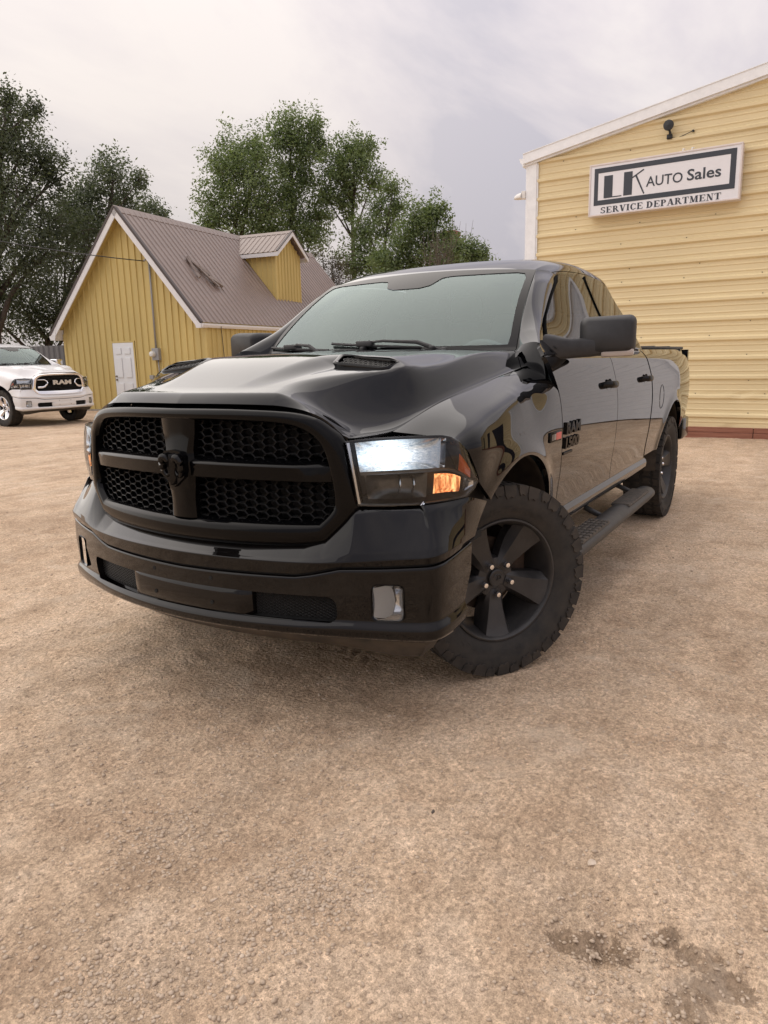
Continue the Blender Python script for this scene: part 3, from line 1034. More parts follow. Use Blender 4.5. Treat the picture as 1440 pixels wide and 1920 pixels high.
AP = (.79, 5.63); EL = (-2.12, 2.26); ER = (3.45, 2.43); WL_, WR_ = -1.87, 3.40; DEPTH = 10.9
sl_l = (AP[1] - EL[1]) / (AP[0] - EL[0]); sl_r = (AP[1] - ER[1]) / (ER[0] - AP[0])


def roofz(a):
    return AP[1] - (AP[0] - a) * sl_l if a < AP[0] else AP[1] - (a - AP[0]) * sl_r


def wall_strip(a0, a1, rib, fn, top, zb=.04):
    """sheet between a0..a1 with one raised rib at its left edge"""
    r = .032
    q = [(a0, 0), (a0 + .016, r), (a0 + .044, r), (a0 + .06, 0), (a1 - .002, 0)]
    V = []; F = []
    for a, d in q:
        V += [fn(a, d, zb), fn(a, d, max(zb + .02, top(a)))]
    for i in range(len(q) - 1): F.append((2 * i, 2 * i + 2, 2 * i + 3, 2 * i + 1))
    return V, F


step = .2286
a = WL_
DA0, DA1, DZ = .02, .80, 1.985
while a < WR_ - .01:
    b = min(a + step, WR_)
    tp = lambda x: roofz(x) - .07
    if b > DA0 and a < DA1:
        V, F = wall_strip(a, b, 1, lambda x, d, z: (x, -d, z), tp, zb=DZ + .05)
    else:
        V, F = wall_strip(a, b, 1, lambda x, d, z: (x, -d, z), tp)
    obj('wall_panel', V, F, M_YEL, SHED)
    a = b
# side wall facing right
e_ = 0.0
while e_ < DEPTH - .3:
    V, F = wall_strip(e_, e_ + step, 1, lambda x, d, z: (WR_ + d, x, z), lambda x: 2.46)
    obj('wall_panel', V, F, M_YEL, SHED); e_ += step
mb = MB(); mb.box((WL_, .02, 0), (WL_ + .04, DEPTH - .3, 2.5)); mb.box((WL_, DEPTH - .34, 0), (WR_, DEPTH - .3, 2.5)); mb.build('back_wall', M_YEL, SHED)
mb = MB(); mb.box((WL_ + .02, -.05, -.05), (WR_ + .05, .05, .045)); mb.build('shed_footing', pbr('concrete', (.30, .27, .23), .9, var=.2), SHED)
mb = MB(); mb.bbox((WR_ - .03, -.035, .04), (WR_ + .035, .03, 2.45), .006); mb.build('corner_strip', M_YEL, SHED)
mb = MB(); mb.bbox((WL_ - .035, -.035, .04), (WL_ + .03, .03, 2.3), .006); mb.build('corner_strip', M_YEL, SHED)
# roof sheets with ribs
OV = .27
for side in (0, 1):
    E_ = ER if side else EL
    L = math.hypot(E_[0] - AP[0], E_[1] - AP[1]); ux, uz = (E_[0] - AP[0]) / L, (E_[1] - AP[1]) / L
    nx, nz = (-uz, ux) if side else (uz, -ux)
    if nz < 0: nx, nz = -nx, -nz
    e_ = -OV
    while e_ < DEPTH - .02:
        w_ = .2286
        q = [(e_, 0), (e_ + .015, .022), (e_ + .045, .022), (e_ + .06, 0), (min(e_ + w_ - .002, DEPTH), 0)]
        V = []
        for ee, d in q:
            for l in (0.0, L):
                V.append((AP[0] + ux * l + nx * (d + .03), ee, AP[1] + uz * l + nz * (d + .03)))
        F = [(2 * i, 2 * i + 1, 2 * i + 3, 2 * i + 2) for i in range(4)]
        o = obj('roof_panel', V, F, M_ROOF, SHED)
        e_ += w_
    # deck under sheets, fascia (rake), eave gutter, brown edge trim
    def rpt(l, n_, e): return (AP[0] + ux * l + nx * n_, e, AP[1] + uz * l + nz * n_)
    mb = MB(); mb.rings([[rpt(0, -.06, e), rpt(L - .02, -.06, e), rpt(L - .02, .024, e), rpt(0, .024, e)] for e in (-OV + .01, DEPTH - .01)], cap0=True, cap1=True); fix_normals(mb.build('roof_deck', M_YEL, SHED))
    mb = MB(); mb.rings([[rpt(-.02, -.16, e), rpt(L - .0, -.16, e), rpt(L - .0, -.004, e), rpt(-.02, -.004, e)] for e in (-OV - .025, -OV + .005)], cap0=True, cap1=True); fix_normals(mb.build('rake_fascia', M_FASC, SHED))
    mb = MB(); mb.rings([[rpt(0, -.003, e), rpt(L, -.003, e), rpt(L, .062, e), rpt(0, .062, e)] for e in (-OV - .04, -OV + .06)], cap0=True, cap1=True); fix_normals(mb.build('rake_trim', M_RTRIM, SHED))
    # boxed eave end
    mb = MB(); xs = E_[0]
    if side: mb.prism([(xs + .02, E_[1] - .13), (xs - .14, E_[1] - .13), (xs - .22, E_[1] + .16), (xs + .02, E_[1] - .02)], lambda a_, b_, d: (a_, d, b_), -OV - .03, .0)
    else: mb.prism([(xs - .02, E_[1] - .14), (xs + .16, E_[1] - .14), (xs + .24, E_[1] + .16), (xs - .02, E_[1] - .02)], lambda a_, b_, d: (a_, d, b_), -OV - .03, .0)
    fix_normals(mb.build('eave_return', M_FASC, SHED))
    mb = MB()
    mb.rings([[(xs + (k if side else -k), e, E_[1] + z) for k, z in ((-.03, -.12), (.05, -.12), (.085, -.06), (.085, -.01), (.04, -.01), (-.03, .0))] for e in (-OV, DEPTH)], cap0=True, cap1=True)
    fix_normals(mb.build('gutter', M_FASC, SHED))
mb = MB(); mb.rings([[(AP[0] - .16, e, AP[1] - .12), (AP[0], e, AP[1] + .075), (AP[0] + .16, e, AP[1] - .12), (AP[0] + .15, e, AP[1] - .14), (AP[0], e, AP[1] + .055), (AP[0] - .15, e, AP[1] - .14)] for e in (-OV - .03, DEPTH)], cap0=True, cap1=True)
fix_normals(mb.build('ridge_cap', M_ROOF, SHED))
# far gable, simple
mb = MB(); mb.prism([(WL_, 2.3), (WR_, 2.4), (AP[0], AP[1] - .08)], lambda a_, b_, d: (a_, d, b_), DEPTH - .36, DEPTH - .33); mb.build('far_gable', M_YEL, SHED)
# dormer
D0, D1, DAf, DEv, DAp = 4.93, 6.57, 2.68, 5.02, 5.62
dc = (D0 + D1) / 2
e_ = D0
while e_ < D1 - .01:
    b_ = min(e_ + .2, D1)
    V, F = wall_strip(e_, b_, 1, lambda x, d, z: (DAf + d, x, z), lambda x: DAp - .06 - abs(x - dc) * (DAp - DEv) / (dc - D0), zb=roofz(DAf) - .02)
    obj('dormer_panel', V, F, M_YEL, SHED); e_ = b_
for ee, sg in ((D0, -1), (D1, 1)):
    a_ = .95
    while a_ < DAf - .01:
        b_ = min(a_ + .2, DAf)
        r = .02
        q = [(a_, 0), (a_ + .012, r), (a_ + .036, r), (a_ + .048, 0), (b_ - .002, 0)]
        V = []
        for x, d in q: V += [(x, ee + sg * d, roofz(x) - .02), (x, ee + sg * d, max(roofz(x), DEv))]
        obj('dormer_panel', V, [(2 * i, 2 * i + 2, 2 * i + 3, 2 * i + 1) for i in range(4)], M_YEL, SHED); a_ = b_
for sg in (-1, 1):
    hw = dc - D0 + .22
    sl_ = (DAp - DEv) / (dc - D0)
    a_ = .55
    while a_ < DAf + .24:
        b_ = min(a_ + .2, DAf + .25)
        V = []
        for x, d in ((a_, 0), (a_ + .012, .02), (a_ + .04, .02), (a_ + .052, 0), (b_ - .002, 0)):
            V += [(x, dc, DAp + .05 + d), (x, dc + sg * hw, DAp + .05 - sl_ * hw + d)]
        obj('dormer_roof_panel', V, [(2 * i, 2 * i + 1, 2 * i + 3, 2 * i + 2) for i in range(4)], M_ROOF, SHED); a_ = b_
    mb = MB(); x1 = DAf + .25
    mb.rings([[(x, dc - sg * .0, DAp + .045), (x, dc + sg * hw, DAp + .045 - sl_ * hw), (x, dc + sg * hw, DAp - .10 - sl_ * hw), (x, dc, DAp - .10)] for x in (x1 - .02, x1 + .012)], cap0=True, cap1=True); fix_normals(mb.build('dormer_fascia', M_FASC, SHED))
    mb = MB(); mb.box((1.15, dc + sg * hw - (.03 if sg > 0 else 0), DAp - .09 - sl_ * hw), (x1 - .02, dc + sg * hw + (.0 if sg > 0 else .03), DAp + .03 - sl_ * hw)); mb.build('dormer_eave', M_FASC, SHED)
    mb = MB(); mb.rings([[(x, dc, DAp + .048), (x, dc + sg * hw, DAp + .048 - sl_ * hw), (x, dc + sg * hw, DAp + .08 - sl_ * hw), (x, dc, DAp + .08)] for x in (x1 - .05, x1 + .03)], cap0=True, cap1=True); fix_normals(mb.build('dormer_trim', M_RTRIM, SHED))
mb = MB(); mb.rings([[(x, dc - .12, DAp - .02), (x, dc, DAp + .085), (x, dc + .12, DAp - .02)] for x in (.6, x1)], close=False); mb.build('dormer_ridge', M_ROOF, SHED)
# door with six raised panels
mb = MB(); mb.bbox((DA0, -.03, .04), (DA1, .02, DZ), .006); dr = mb.build('shed_door', M_DOOR6, SHED)
for cx in (.24, .58):
    for z0, z1 in ((1.66, 1.84), (.98, 1.56), (.22, .82)):
        mb = MB(); mb.bbox((cx - .105, -.052, z0), (cx + .105, -.0305, z1), .016); mb.build('door_panel', M_DOOR6, dr)
for z0 in (1.02, .92):
    mb = MB(); mb.lathe([(.03, .0), (.03, .02), (.014, .03), (.02, .05), (.0, .06)], 14, lambda a_, b_, h: (DA0 + .07 + a_, -.03 - h, z0 + b_)); mb.build('door_knob', M_BRASS, dr, smooth=True)
mb = MB()
for lo, hi in (((DA0 - .05, -.035, .04), (DA0 - .004, .02, DZ + .05)), ((DA1 + .004, -.035, .04), (DA1 + .05, .02, DZ + .05)), ((DA0 - .004, -.035, DZ + .004), (DA1 + .004, .02, DZ + .05))): mb.box(lo, hi)
mb.build('door_casing', M_YEL, SHED)
# electric service: conduit, meter, box
mb = MB(); mb.tube([(1.66, -.05, 4.15), (1.66, -.05, 1.75)], .025, 8); mb.tube([(1.66, -.05, 4.15), (1.62, -.10, 4.24), (1.56, -.14, 4.18)], .03, 8); mb.tube([(1.70, -.05, 1.5), (1.72, -.05, .95)], .02, 8)
mb.build('conduit', M_GREY, SHED, smooth=True)
mb = MB(); mb.bbox((1.56, -.14, 1.46), (1.80, -.02, 1.80), .01); mt_ = mb.build('electric_meter', M_GREY, SHED)
mb = MB(); mb.lathe([(.085, .0), (.085, .06), (.07, .10), (.0, .11)], 20, lambda a_, b_, h: (1.62 + a_, -.14 - h, 1.64 + b_)); mb.build('meter_dome', pbr('meter_glass', (.62, .62, .60), .15, coat=1), mt_, smooth=True, angle=40)
mb = MB(); mb.bbox((1.36, -.09, .92), (1.50, -.02, 1.04), .008); mb.build('socket_box', M_GREY, SHED)
# broken timber bracket lying on the roof
bpy.context.view_layer.update()
SM = SHED.matrix_world.copy()
M_WOOD = pbr('weathered_wood', (.17, .13, .115), .85, col2=(.30, .26, .23), vscale=6, streak=(1, 8, 1))
bk = empty('timber_bracket', SM @ Vector((2.35, 1.55, 3.80)), 1.692)
tag(bk, 'broken grey timber bracket lying on the brown roof slope', 'bracket')
for k, (a0, e0, a1, e1, t_) in enumerate(((-.42, -.25, .0, .12, .05), (-.42, -.25, .10, -.40, .045), (-.20, .0, .26, .38, .05), (.10, .05, .30, .42, .06), (-.05, -.12, .34, .18, .035))):
    mb = MB()
    p0 = Vector((a0, e0, -a0 * sl_r + .10 + .02 * k)); p1 = Vector((a1, e1, -a1 * sl_r + .10 + .02 * k))
    mb.tube([p0, p1], t_, 4); mb.build('timber', M_WOOD, bk)
# overhead wires to the shed
def wire(name, pts, r, label):
    mb = MB(); P_ = []
    for (a_, b_), sag in pts:
        for k in range(17):
            f = k / 16; p = Vector(a_).lerp(Vector(b_), f); p.z -= sag * 4 * f * (1 - f); P_.append(p)
    mb.tube(P_, r, 5); return tag(mb.build(name, M_BLK, smooth=True), label, 'wire')


w0 = SM @ Vector((1.56, -.14, 4.18))
wire('service_wire', [((w0, ground_at(-420, 30) + Vector((0, 0, 7.2))), .35)], .014, 'dark overhead wire running from the shed conduit off to the left')
wire('thin_wire', [((SM @ Vector((3.52, .55, 2.40)), SM @ Vector((3.60, .60, .05))), 0)], .010, 'thin grey wire hanging from the shed eave beside the corner')

# =================================================================== grey fence behind the white pickup
M_FENCE = pbr('grey_steel_fence', (0.115, 0.115, 0.12), rough=0.6, var=0.15, vscale=2, streak=(1, 1, .3))
FN = empty('steel_fence', SM @ Vector((-1.95, .25, 0)), 1.692)
tag(FN, 'dark grey corrugated steel fence behind the white pickup', 'fence')
x = 0.0
while x > -9.5:
    V = []; q = []
    for k in range(5): q += [(x - k * .22, 0), (x - k * .22 - .05, -.03), (x - k * .22 - .11, -.03), (x - k * .22 - .16, 0)]
    q.append((x - 1.098, 0))
    for a_, d in q: V += [(a_, d, .03), (a_, d, 1.99)]
    obj('fence_panel', V, [(2 * i, 2 * i + 1, 2 * i + 3, 2 * i + 2) for i in range(len(q) - 1)], M_FENCE, FN)
    x -= 1.1

# =================================================================== trees
def leaf_material(name, c1, c2, c3):
    m, t, out = mat_new(name)
    tc = N(t, 'TexCoord')
    nz = N(t, 'TexNoise', i_Scale=0.9, i_Detail=3.0, i_Roughness=0.6); Lk(t, tc.outputs['Object'], nz.inputs['Vector'])
    nf = N(t, 'TexNoise', i_Scale=14.0, i_Detail=1.0); Lk(t, tc.outputs['Object'], nf.inputs['Vector'])
    v = math_n(t, 'ADD', math_n(t, 'MULTIPLY', nz.outputs[0], .55), math_n(t, 'MULTIPLY', nf.outputs[0], .45))
    rp = ramp(t, [(.33, c1), (.5, c2), (.68, c3)]); Lk(t, v, rp.inputs[0])
    p = N(t, 'BsdfPrincipled'); p.inputs['Roughness'].default_value = .55; p.inputs['Specular IOR Level'].default_value = .3
    Lk(t, rp.outputs[0], p.inputs['Base Color'])
    tr = N(t, 'BsdfTranslucent'); Lk(t, mixc(t, 1.0, rp.outputs[0], (1.15, 1.25, .7), 'MULTIPLY'), tr.inputs[0])
    mx = N(t, 'MixShader'); mx.inputs[0].default_value = .38
    Lk(t, p.outputs[0], mx.inputs[1]); Lk(t, tr.outputs[0], mx.inputs[2]); Lk(t, mx.outputs[0], out.inputs[0])
    return m


M_LEAF = leaf_material('leaf_green', (.085, .120, .055), (.145, .19, .088), (.22, .265, .13))
M_LEAFD = leaf_material('leaf_dark', (.045, .057, .038), (.076, .092, .058), (.12, .135, .086))
M_LEAFG = leaf_material('leaf_greyish', (.060, .078, .054), (.10, .122, .082), (.15, .17, .115))
M_BARK = pbr('bark', (.045, .034, .027), .9, col2=(.11, .088, .07), vscale=5, streak=(3, 3, .6), bump=.5, bscale=14, bdist=.03)
M_TWIG = pbr('dead_twig', (.12, .095, .08), .9, var=.25)


def px_point(px, py, d):
    """point seen at picture position (of 1440x1920) at horizontal distance d"""
    v = _f + _r2 * ((px - 720) / 1367.88) - _u2 * ((py - 960) / 1367.88)
    h = math.hypot(v.x, v.y)
    return CPOS + v * (d / h)


def tree(label, d, base_px, lobes, mat, seed, leaf=.15, dens_=1.0, group='trees behind the lot', name='broadleaf_tree', trunk_r=.22, aspect=1.15):
    rs = np.random.default_rng(seed)
    base = ground_at(base_px, d)
    root = tag(empty(name, base), label, 'tree', group)
    px2m = d / 1367.88
    L = []
    view = (base - CPOS); view.z = 0; view.normalize()
    for (px, py, r) in lobes:
        r_m = r * px2m
        c = px_point(px, py, d) + view * float(rs.uniform(-.8, .8)) * r_m
        L.append((np.array(c), r_m))
    # trunk and limbs
    mb = MB()
    cz = min(c[2] - r * .6 for c, r in L)
    top = max(L, key=lambda q: q[0][2])
    b0 = Vector((0, 0, -.1)); T = Vector(top[0]) - base
    pts = [b0]
    for k in range(1, 8):
        f = k / 7
        pts.append(Vector((T.x * f ** 1.6 + float(rs.normal(0, .10)), T.y * f ** 1.6 + float(rs.normal(0, .10)), T.z * f * .97)))
    mb.tube(pts, [trunk_r * (1 - .86 * k / 7) for k in range(8)], 8)
    for c, r in L:
        p1 = Vector(c) - base
        zc = max(.8, p1.z - math.hypot(p1.x, p1.y) * .9 - r * .6)
        k = min(6, max(0, int(zc / max(T.z, .1) * 7)))
        p0 = pts[k].lerp(pts[k + 1], .5)
        mid = p0.lerp(p1, .5) + Vector((float(rs.normal(0, .15)), float(rs.normal(0, .15)), .2))
        rr = trunk_r * (1 - .8 * k / 7) * .5
        mb.tube([p0, mid, p1], [rr, rr * .65, rr * .2], 6)
        for q in range(5):
            dv = Vector(rs.normal(0, 1, 3)); dv.normalize(); dv.z = abs(dv.z) * .8
            e_ = p1 + dv * r * .95
            mb.tube([mid.lerp(p1, .5 + .1 * q), p1.lerp(e_, .5) + Vector(rs.normal(0, .08, 3)), e_], [rr * .35, rr * .2, .008], 5)
    mb.build('trunk', M_BARK, root, smooth=True)
    # leaves in clumps
    VV = []
    for c, r in L:
        ncl = int(54 * dens_ * max(.5, r) ** 1.5)
        for k in range(ncl):
            v = rs.normal(0, 1, 3); v /= np.linalg.norm(v)
            q = r * (.10 + 1.0 * rs.random() ** .75)
            cc = c + v * q * np.array([1, 1, aspect])
            n = int(rs.integers(22, 40)); sp = r * .12 + .10
            off = rs.normal(0, 1, (n, 3)) * sp * np.array([1, 1, .75])
            ctr = cc + off
            nrm = rs.normal(0, 1, (n, 3)) + np.array([0, 0, .9]) + v * .6; nrm /= np.linalg.norm(nrm, axis=1)[:, None]
            t1 = np.cross(nrm, rs.normal(0, 1, (n, 3))); t1 /= np.linalg.norm(t1, axis=1)[:, None] + 1e-9
            t2 = np.cross(nrm, t1)
            s = leaf * rs.uniform(.38, .80, (n, 1))
            quad = np.stack([ctr - t1 * s * .9, ctr - t2 * s * .42, ctr + t1 * s * .9, ctr + t2 * s * .42], 1)
            VV.append(quad)
    Q4 = np.concatenate(VV) - np.array(base)
    P = Q4.reshape(-1, 3); F = np.arange(len(P)).reshape(-1, 4)
    link('crown', big_mesh('crown', P, F, mat, 4), root)
    return root


tree('tall dark tree at the left edge rising highest above the white pickup', 31, 12,
     [(-20, 250, 60), (25, 225, 42), (45, 290, 48), (10, 175, 24), (60, 210, 20), (-10, 340, 70), (60, 360, 55), (100, 335, 30), (85, 300, 26), (20, 430, 75), (95, 430, 48), (-30, 500, 70), (70, 490, 55)], M_LEAFD, 1, .12, .95, trunk_r=.3)
tree('low spreading dark tree between the tall left tree and the shed gable', 33, 90,
     [(30, 560, 60), (100, 540, 50), (150, 500, 48), (130, 450, 48), (170, 440, 30), (60, 600, 45), (-20, 590, 60), (150, 580, 40), (110, 600, 45)], M_LEAFD, 2, .12, .95, trunk_r=.2)
tree('rounded grey green tree just above the shed roof apex', 35, 215,
     [(210, 330, 36), (190, 365, 40), (235, 350, 34), (165, 360, 26), (150, 395, 34), (200, 410, 40), (175, 430, 40), (262, 340, 14), (240, 400, 30), (130, 400, 30), (145, 440, 40)], M_LEAFG, 3, .13, .85)
tree('small round topped tree peeking over the right of the shed apex', 38, 285,
     [(280, 385, 22), (268, 400, 22), (300, 402, 16), (285, 420, 30)], M_LEAFG, 4, .13, .8, trunk_r=.14)
tree('broad green tree, left one of the group behind the dormer', 45, 440,
     [(445, 285, 42), (415, 300, 30), (480, 280, 36), (425, 345, 44), (475, 340, 50), (400, 395, 34), (445, 410, 50), (495, 400, 45), (390, 425, 26), (470, 455, 45)], M_LEAF, 5, .16, .9, trunk_r=.28)
tree('tallest green tree in the group behind the dormer', 46, 555,
     [(545, 235, 34), (525, 255, 26), (585, 240, 26), (560, 285, 42), (600, 270, 22), (530, 320, 40), (575, 335, 34), (540, 380, 44), (555, 430, 48), (590, 440, 38), (510, 440, 40), (600, 400, 24)], M_LEAF, 6, .16, .9, trunk_r=.28)
tree('green tree with a leaning trunk right of the tallest one', 45, 672,
     [(660, 275, 30), (690, 275, 24), (640, 300, 32), (680, 315, 38), (625, 335, 34), (655, 345, 36), (700, 345, 24), (640, 380, 22), (610, 365, 24), (660, 400, 16)], M_LEAF, 7, .16, .85, trunk_r=.26)
tree('mid green tree with bare twigs between the leaning tree and the low ones', 42, 700,
     [(735, 355, 26), (715, 385, 30), (745, 390, 20), (690, 430, 34), (670, 465, 34), (725, 430, 30), (690, 500, 36), (660, 500, 22)], M_LEAF, 8, .15, .85, trunk_r=.2)
tree('low bushy green tree behind the pickup windshield', 38, 795,
     [(810, 392, 26), (780, 415, 32), (825, 400, 16), (800, 440, 42), (755, 465, 38), (730, 490, 36), (835, 440, 26), (770, 500, 45), (830, 490, 40), (715, 515, 30)], M_LEAF, 9, .15, 1.0, trunk_r=.18)
tree('shortest green tree beside the chimney at the end of the tree row', 40, 885,
     [(870, 470, 22), (890, 468, 18), (905, 478, 14), (860, 490, 30), (895, 495, 26), (850, 465, 14)], M_LEAF, 10, .15, .9, trunk_r=.12)


def twig_bush(name, label, d, px, py0, spread, top, n, seed, lean=0):
    rs = np.random.default_rng(seed)
    base = ground_at(px, d)
    mb = MB()
    z0 = 0
    for k in range(n):
        tp = px_point(px + rs.normal(lean, spread), top + abs(rs.normal(0, 26)), d + rs.normal(0, .4)) - base
        md = tp * .55 + Vector(rs.normal(0, .25, 3))
        mb.tube([Vector((rs.normal(0, .15), rs.normal(0, .15), 0)), md, tp], [.035, .02, .006], 4)
        for q in range(4):
            f = .5 + .12 * q
            s = md.lerp(tp, f * .9); e_ = s + Vector((rs.normal(0, .4), rs.normal(0, .4), abs(rs.normal(.25, .25))))
            mb.tube([s, e_], [.011, .004], 4)
    o = mb.build(name, M_TWIG); o.location = base
    return tag(o, label, 'bush', 'bare bushes in the tree row')


twig_bush('bare_bush', 'bare twiggy bush right of the dormer against pale sky', 41, 632, 0, 22, 470, 34, 31)
twig_bush('bare_bush', 'bare brown branches in front of the low bushy tree', 36, 815, 0, 16, 430, 30, 32, 10)
twig_bush('bare_bush', 'thin bare branches reaching over the chimney', 40, 850, 0, 14, 400, 12, 33, 8)
tree('thin brownish shrub filling the gap right of the dormer', 41, 630, [(620, 490, 22), (640, 500, 24), (600, 480, 20), (630, 520, 24)], leaf_material('leaf_brownish', (.05, .045, .03), (.075, .066, .045), (.11, .095, .06)), 12, .11, .35, name='shrub', trunk_r=.08)

# brick chimney far behind the trees
CH = empty('brick_chimney', ground_at(850, 62)); tag(CH, 'red brown brick chimney top half hidden by the end tree', 'chimney')
zt = (px_point(850, 434, 62)).z
mb = MB(); mb.box((-.5, -.5, 0), (.5, .5, zt - .35)); mb.build('stack', pbr('brick', (.17, .075, .055), .9, col2=(.26, .12, .09), vscale=3), CH)
mb = MB(); mb.bbox((-.58, -.58, zt - .35), (.58, .58, zt), .03); mb.build('chimney_cap', MATS['brick'], CH)
# =================================================================== pickup trucks
def gloss_fac(t, f0, power, top=0.88):
    """clear-coat reflectance: low head on, rising steeply at grazing angles"""
    g = N(t, 'NewGeometry')
    dt = N(t, 'VectorMath', operation='DOT_PRODUCT'); Lk(t, g.outputs['Normal'], dt.inputs[0]); Lk(t, g.outputs['Incoming'], dt.inputs[1])
    c = math_n(t, 'ABSOLUTE', dt.outputs['Value'])
    q = math_n(t, 'POWER', math_n(t, 'SUBTRACT', 1.0, c, clamp=True), power)
    return math_n(t, 'ADD', math_n(t, 'MULTIPLY', q, top - f0), f0, clamp=True)


def paint(name, col, dusty=(0.16, 0.12, 0.085), amount=0.35, rough=0.0, f0=0.04, power=5.0):
    """clear-coated car paint with a film of road dust towards the sills"""
    m, t, out = mat_new(name)
    tc = N(t, 'TexCoord')
    nz = N(t, 'TexNoise', i_Scale=3.0, i_Detail=8.0, i_Roughness=0.65)
    Lk(t, tc.outputs['Object'], nz.inputs['Vector'])
    sp = N(t, 'SeparateXYZ'); Lk(t, tc.outputs['Object'], sp.inputs[0])
    hz = N(t, 'MapRange'); hz.inputs[1].default_value = 1.0; hz.inputs[2].default_value = 0.35
    hz.inputs[3].default_value = 0.04; hz.inputs[4].default_value = 1.0
    Lk(t, sp.outputs[2], hz.inputs[0])
    d = math_n(t, 'MULTIPLY', math_n(t, 'MULTIPLY', hz.outputs[0], nz.outputs[0]), amount, clamp=True)
    df = N(t, 'BsdfDiffuse'); Lk(t, mixc(t, d, col, dusty), df.inputs[0])
    gl = N(t, 'BsdfGlossy'); gl.inputs[0].default_value = (.97, .98, 1, 1)
    Lk(t, math_n(t, 'ADD', math_n(t, 'MULTIPLY', d, 0.6), rough), gl.inputs['Roughness'])
    mx = N(t, 'MixShader'); Lk(t, gloss_fac(t, f0, power), mx.inputs[0]); Lk(t, df.outputs[0], mx.inputs[1]); Lk(t, gl.outputs[0], mx.inputs[2])
    Lk(t, mx.outputs[0], out.inputs[0])
    return m


def satin(name, col, rough, f0, power=4.0, top=.8):
    m, t, out = mat_new(name)
    tc = N(t, 'TexCoord')
    nz = N(t, 'TexNoise', i_Scale=18.0, i_Detail=6.0, i_Roughness=0.65); Lk(t, tc.outputs['Object'], nz.inputs['Vector'])
    df = N(t, 'BsdfDiffuse'); df.inputs[0].default_value = (*col, 1)
    gl = N(t, 'BsdfGlossy'); Lk(t, math_n(t, 'ADD', math_n(t, 'MULTIPLY', nz.outputs[0], .10), rough - .05), gl.inputs['Roughness'])
    mx = N(t, 'MixShader'); Lk(t, gloss_fac(t, f0, power, top), mx.inputs[0]); Lk(t, df.outputs[0], mx.inputs[1]); Lk(t, gl.outputs[0], mx.inputs[2])
    Lk(t, mx.outputs[0], out.inputs[0])
    return m


M_BLACK = paint('black_paint', (0.0018, 0.0018, 0.0022), amount=0.05, f0=.025, power=3.6)
M_WHITE = paint('white_paint', (0.72, 0.72, 0.72), amount=0.25, rough=0.02)
M_SATIN = satin('satin_black', (0.0016, 0.0016, 0.002), .11, .017, 3.6)
M_PLAST = pbr('black_plastic', (0.018, 0.018, 0.019), rough=0.55, var=0.25, vscale=20, bump=0.15, bscale=400, bdist=0.001)
M_VALANCE = pbr('dusty_plastic', (0.022, 0.020, 0.018), rough=0.7, col2=(0.075, 0.06, 0.045), vscale=9)
M_MESH = satin('grille_black', (0.003, 0.003, 0.0033), .32, .022, 3.6)
M_VOID = pbr('dark_recess', (0.004, 0.004, 0.004), rough=0.9)
M_WELL = pbr('wheel_well', (0.012, 0.010, 0.008), rough=0.9, col2=(0.07, 0.052, 0.036), vscale=6)
M_RUB = pbr('tyre_rubber', (0.012, 0.0118, 0.0115), rough=0.78, col2=(0.034, 0.029, 0.024), vscale=14, bump=0.2, bscale=150, bdist=0.001)
M_TREAD = pbr('tyre_tread', (0.014, 0.013, 0.012), rough=0.85, col2=(0.050, 0.041, 0.032), vscale=9)
M_RIM = pbr('matte_black_rim', (0.014, 0.014, 0.015), rough=0.42, col2=(0.034, 0.032, 0.031), vscale=11, bump=0.05, bscale=120)
M_CHROME = pbr('chrome', (0.82, 0.82, 0.84), rough=0.08, metal=1.0)
M_STEEL = pbr('steel', (0.45, 0.44, 0.43), rough=0.35, metal=1.0)
M_RUST = pbr('brake_iron', (0.05, 0.032, 0.022), rough=0.7, metal=0.4, var=0.5, vscale=12)
M_STEP = pbr('step_bar', (0.035, 0.035, 0.036), rough=0.5, var=0.3, vscale=18, bump=0.2, bscale=220, bdist=0.001)
M_PAD = pbr('step_pad', (0.04, 0.038, 0.036), rough=0.75, col2=(0.12, 0.10, 0.08), vscale=40)
M_GLASS = glass('windshield_glass', (0.74, 0.88, 0.85), boost=0.05, film=.03, gcol=(.82, .96, .95))
M_PRIV = glass('door_glass', (0.20, 0.24, 0.23), boost=0.0)
M_LENS = glass('lamp_lens', (0.93, 0.95, 0.96), ior=1.45)
M_FRIT = satin('glass_border', (0.004, 0.004, 0.005), .06, .022, 4.6, .9)
M_LAMPB = pbr('lamp_housing', (0.10, 0.098, 0.095), rough=0.3, metal=0.75, var=.3, vscale=25)
M_LAMPD = pbr('lamp_dark', (0.012, 0.012, 0.013), rough=0.35, spec=.4)
M_LAMPC = pbr('lamp_chrome', (0.55, 0.56, 0.58), rough=0.18, metal=1.0)
M_AMBERR = pbr('amber_reflector', (0.55, 0.10, 0.012), rough=0.25, coat=1.0)
M_SEAL = pbr('rubber_seal', (0.004, 0.004, 0.004), rough=0.8, spec=0.05)
M_SIG = pbr('mirror_signal', (0.42, 0.36, 0.32), rough=0.25, coat=0.8)
M_SEAT = pbr('seat_cloth', (0.075, 0.078, 0.078), rough=0.9, var=0.2)
M_DASH = pbr('dashboard', (0.10, 0.108, 0.112), rough=0.7, var=0.2)
M_RED = pbr('badge_red', (0.55, 0.02, 0.03), rough=0.35, coat=0.5)
M_SILV = pbr('badge_silver', (0.35, 0.35, 0.36), rough=0.3, metal=0.9)
M_BADGE = satin('badge_black', (0.0025, 0.0025, 0.003), .16, .03, 4.5, .5)


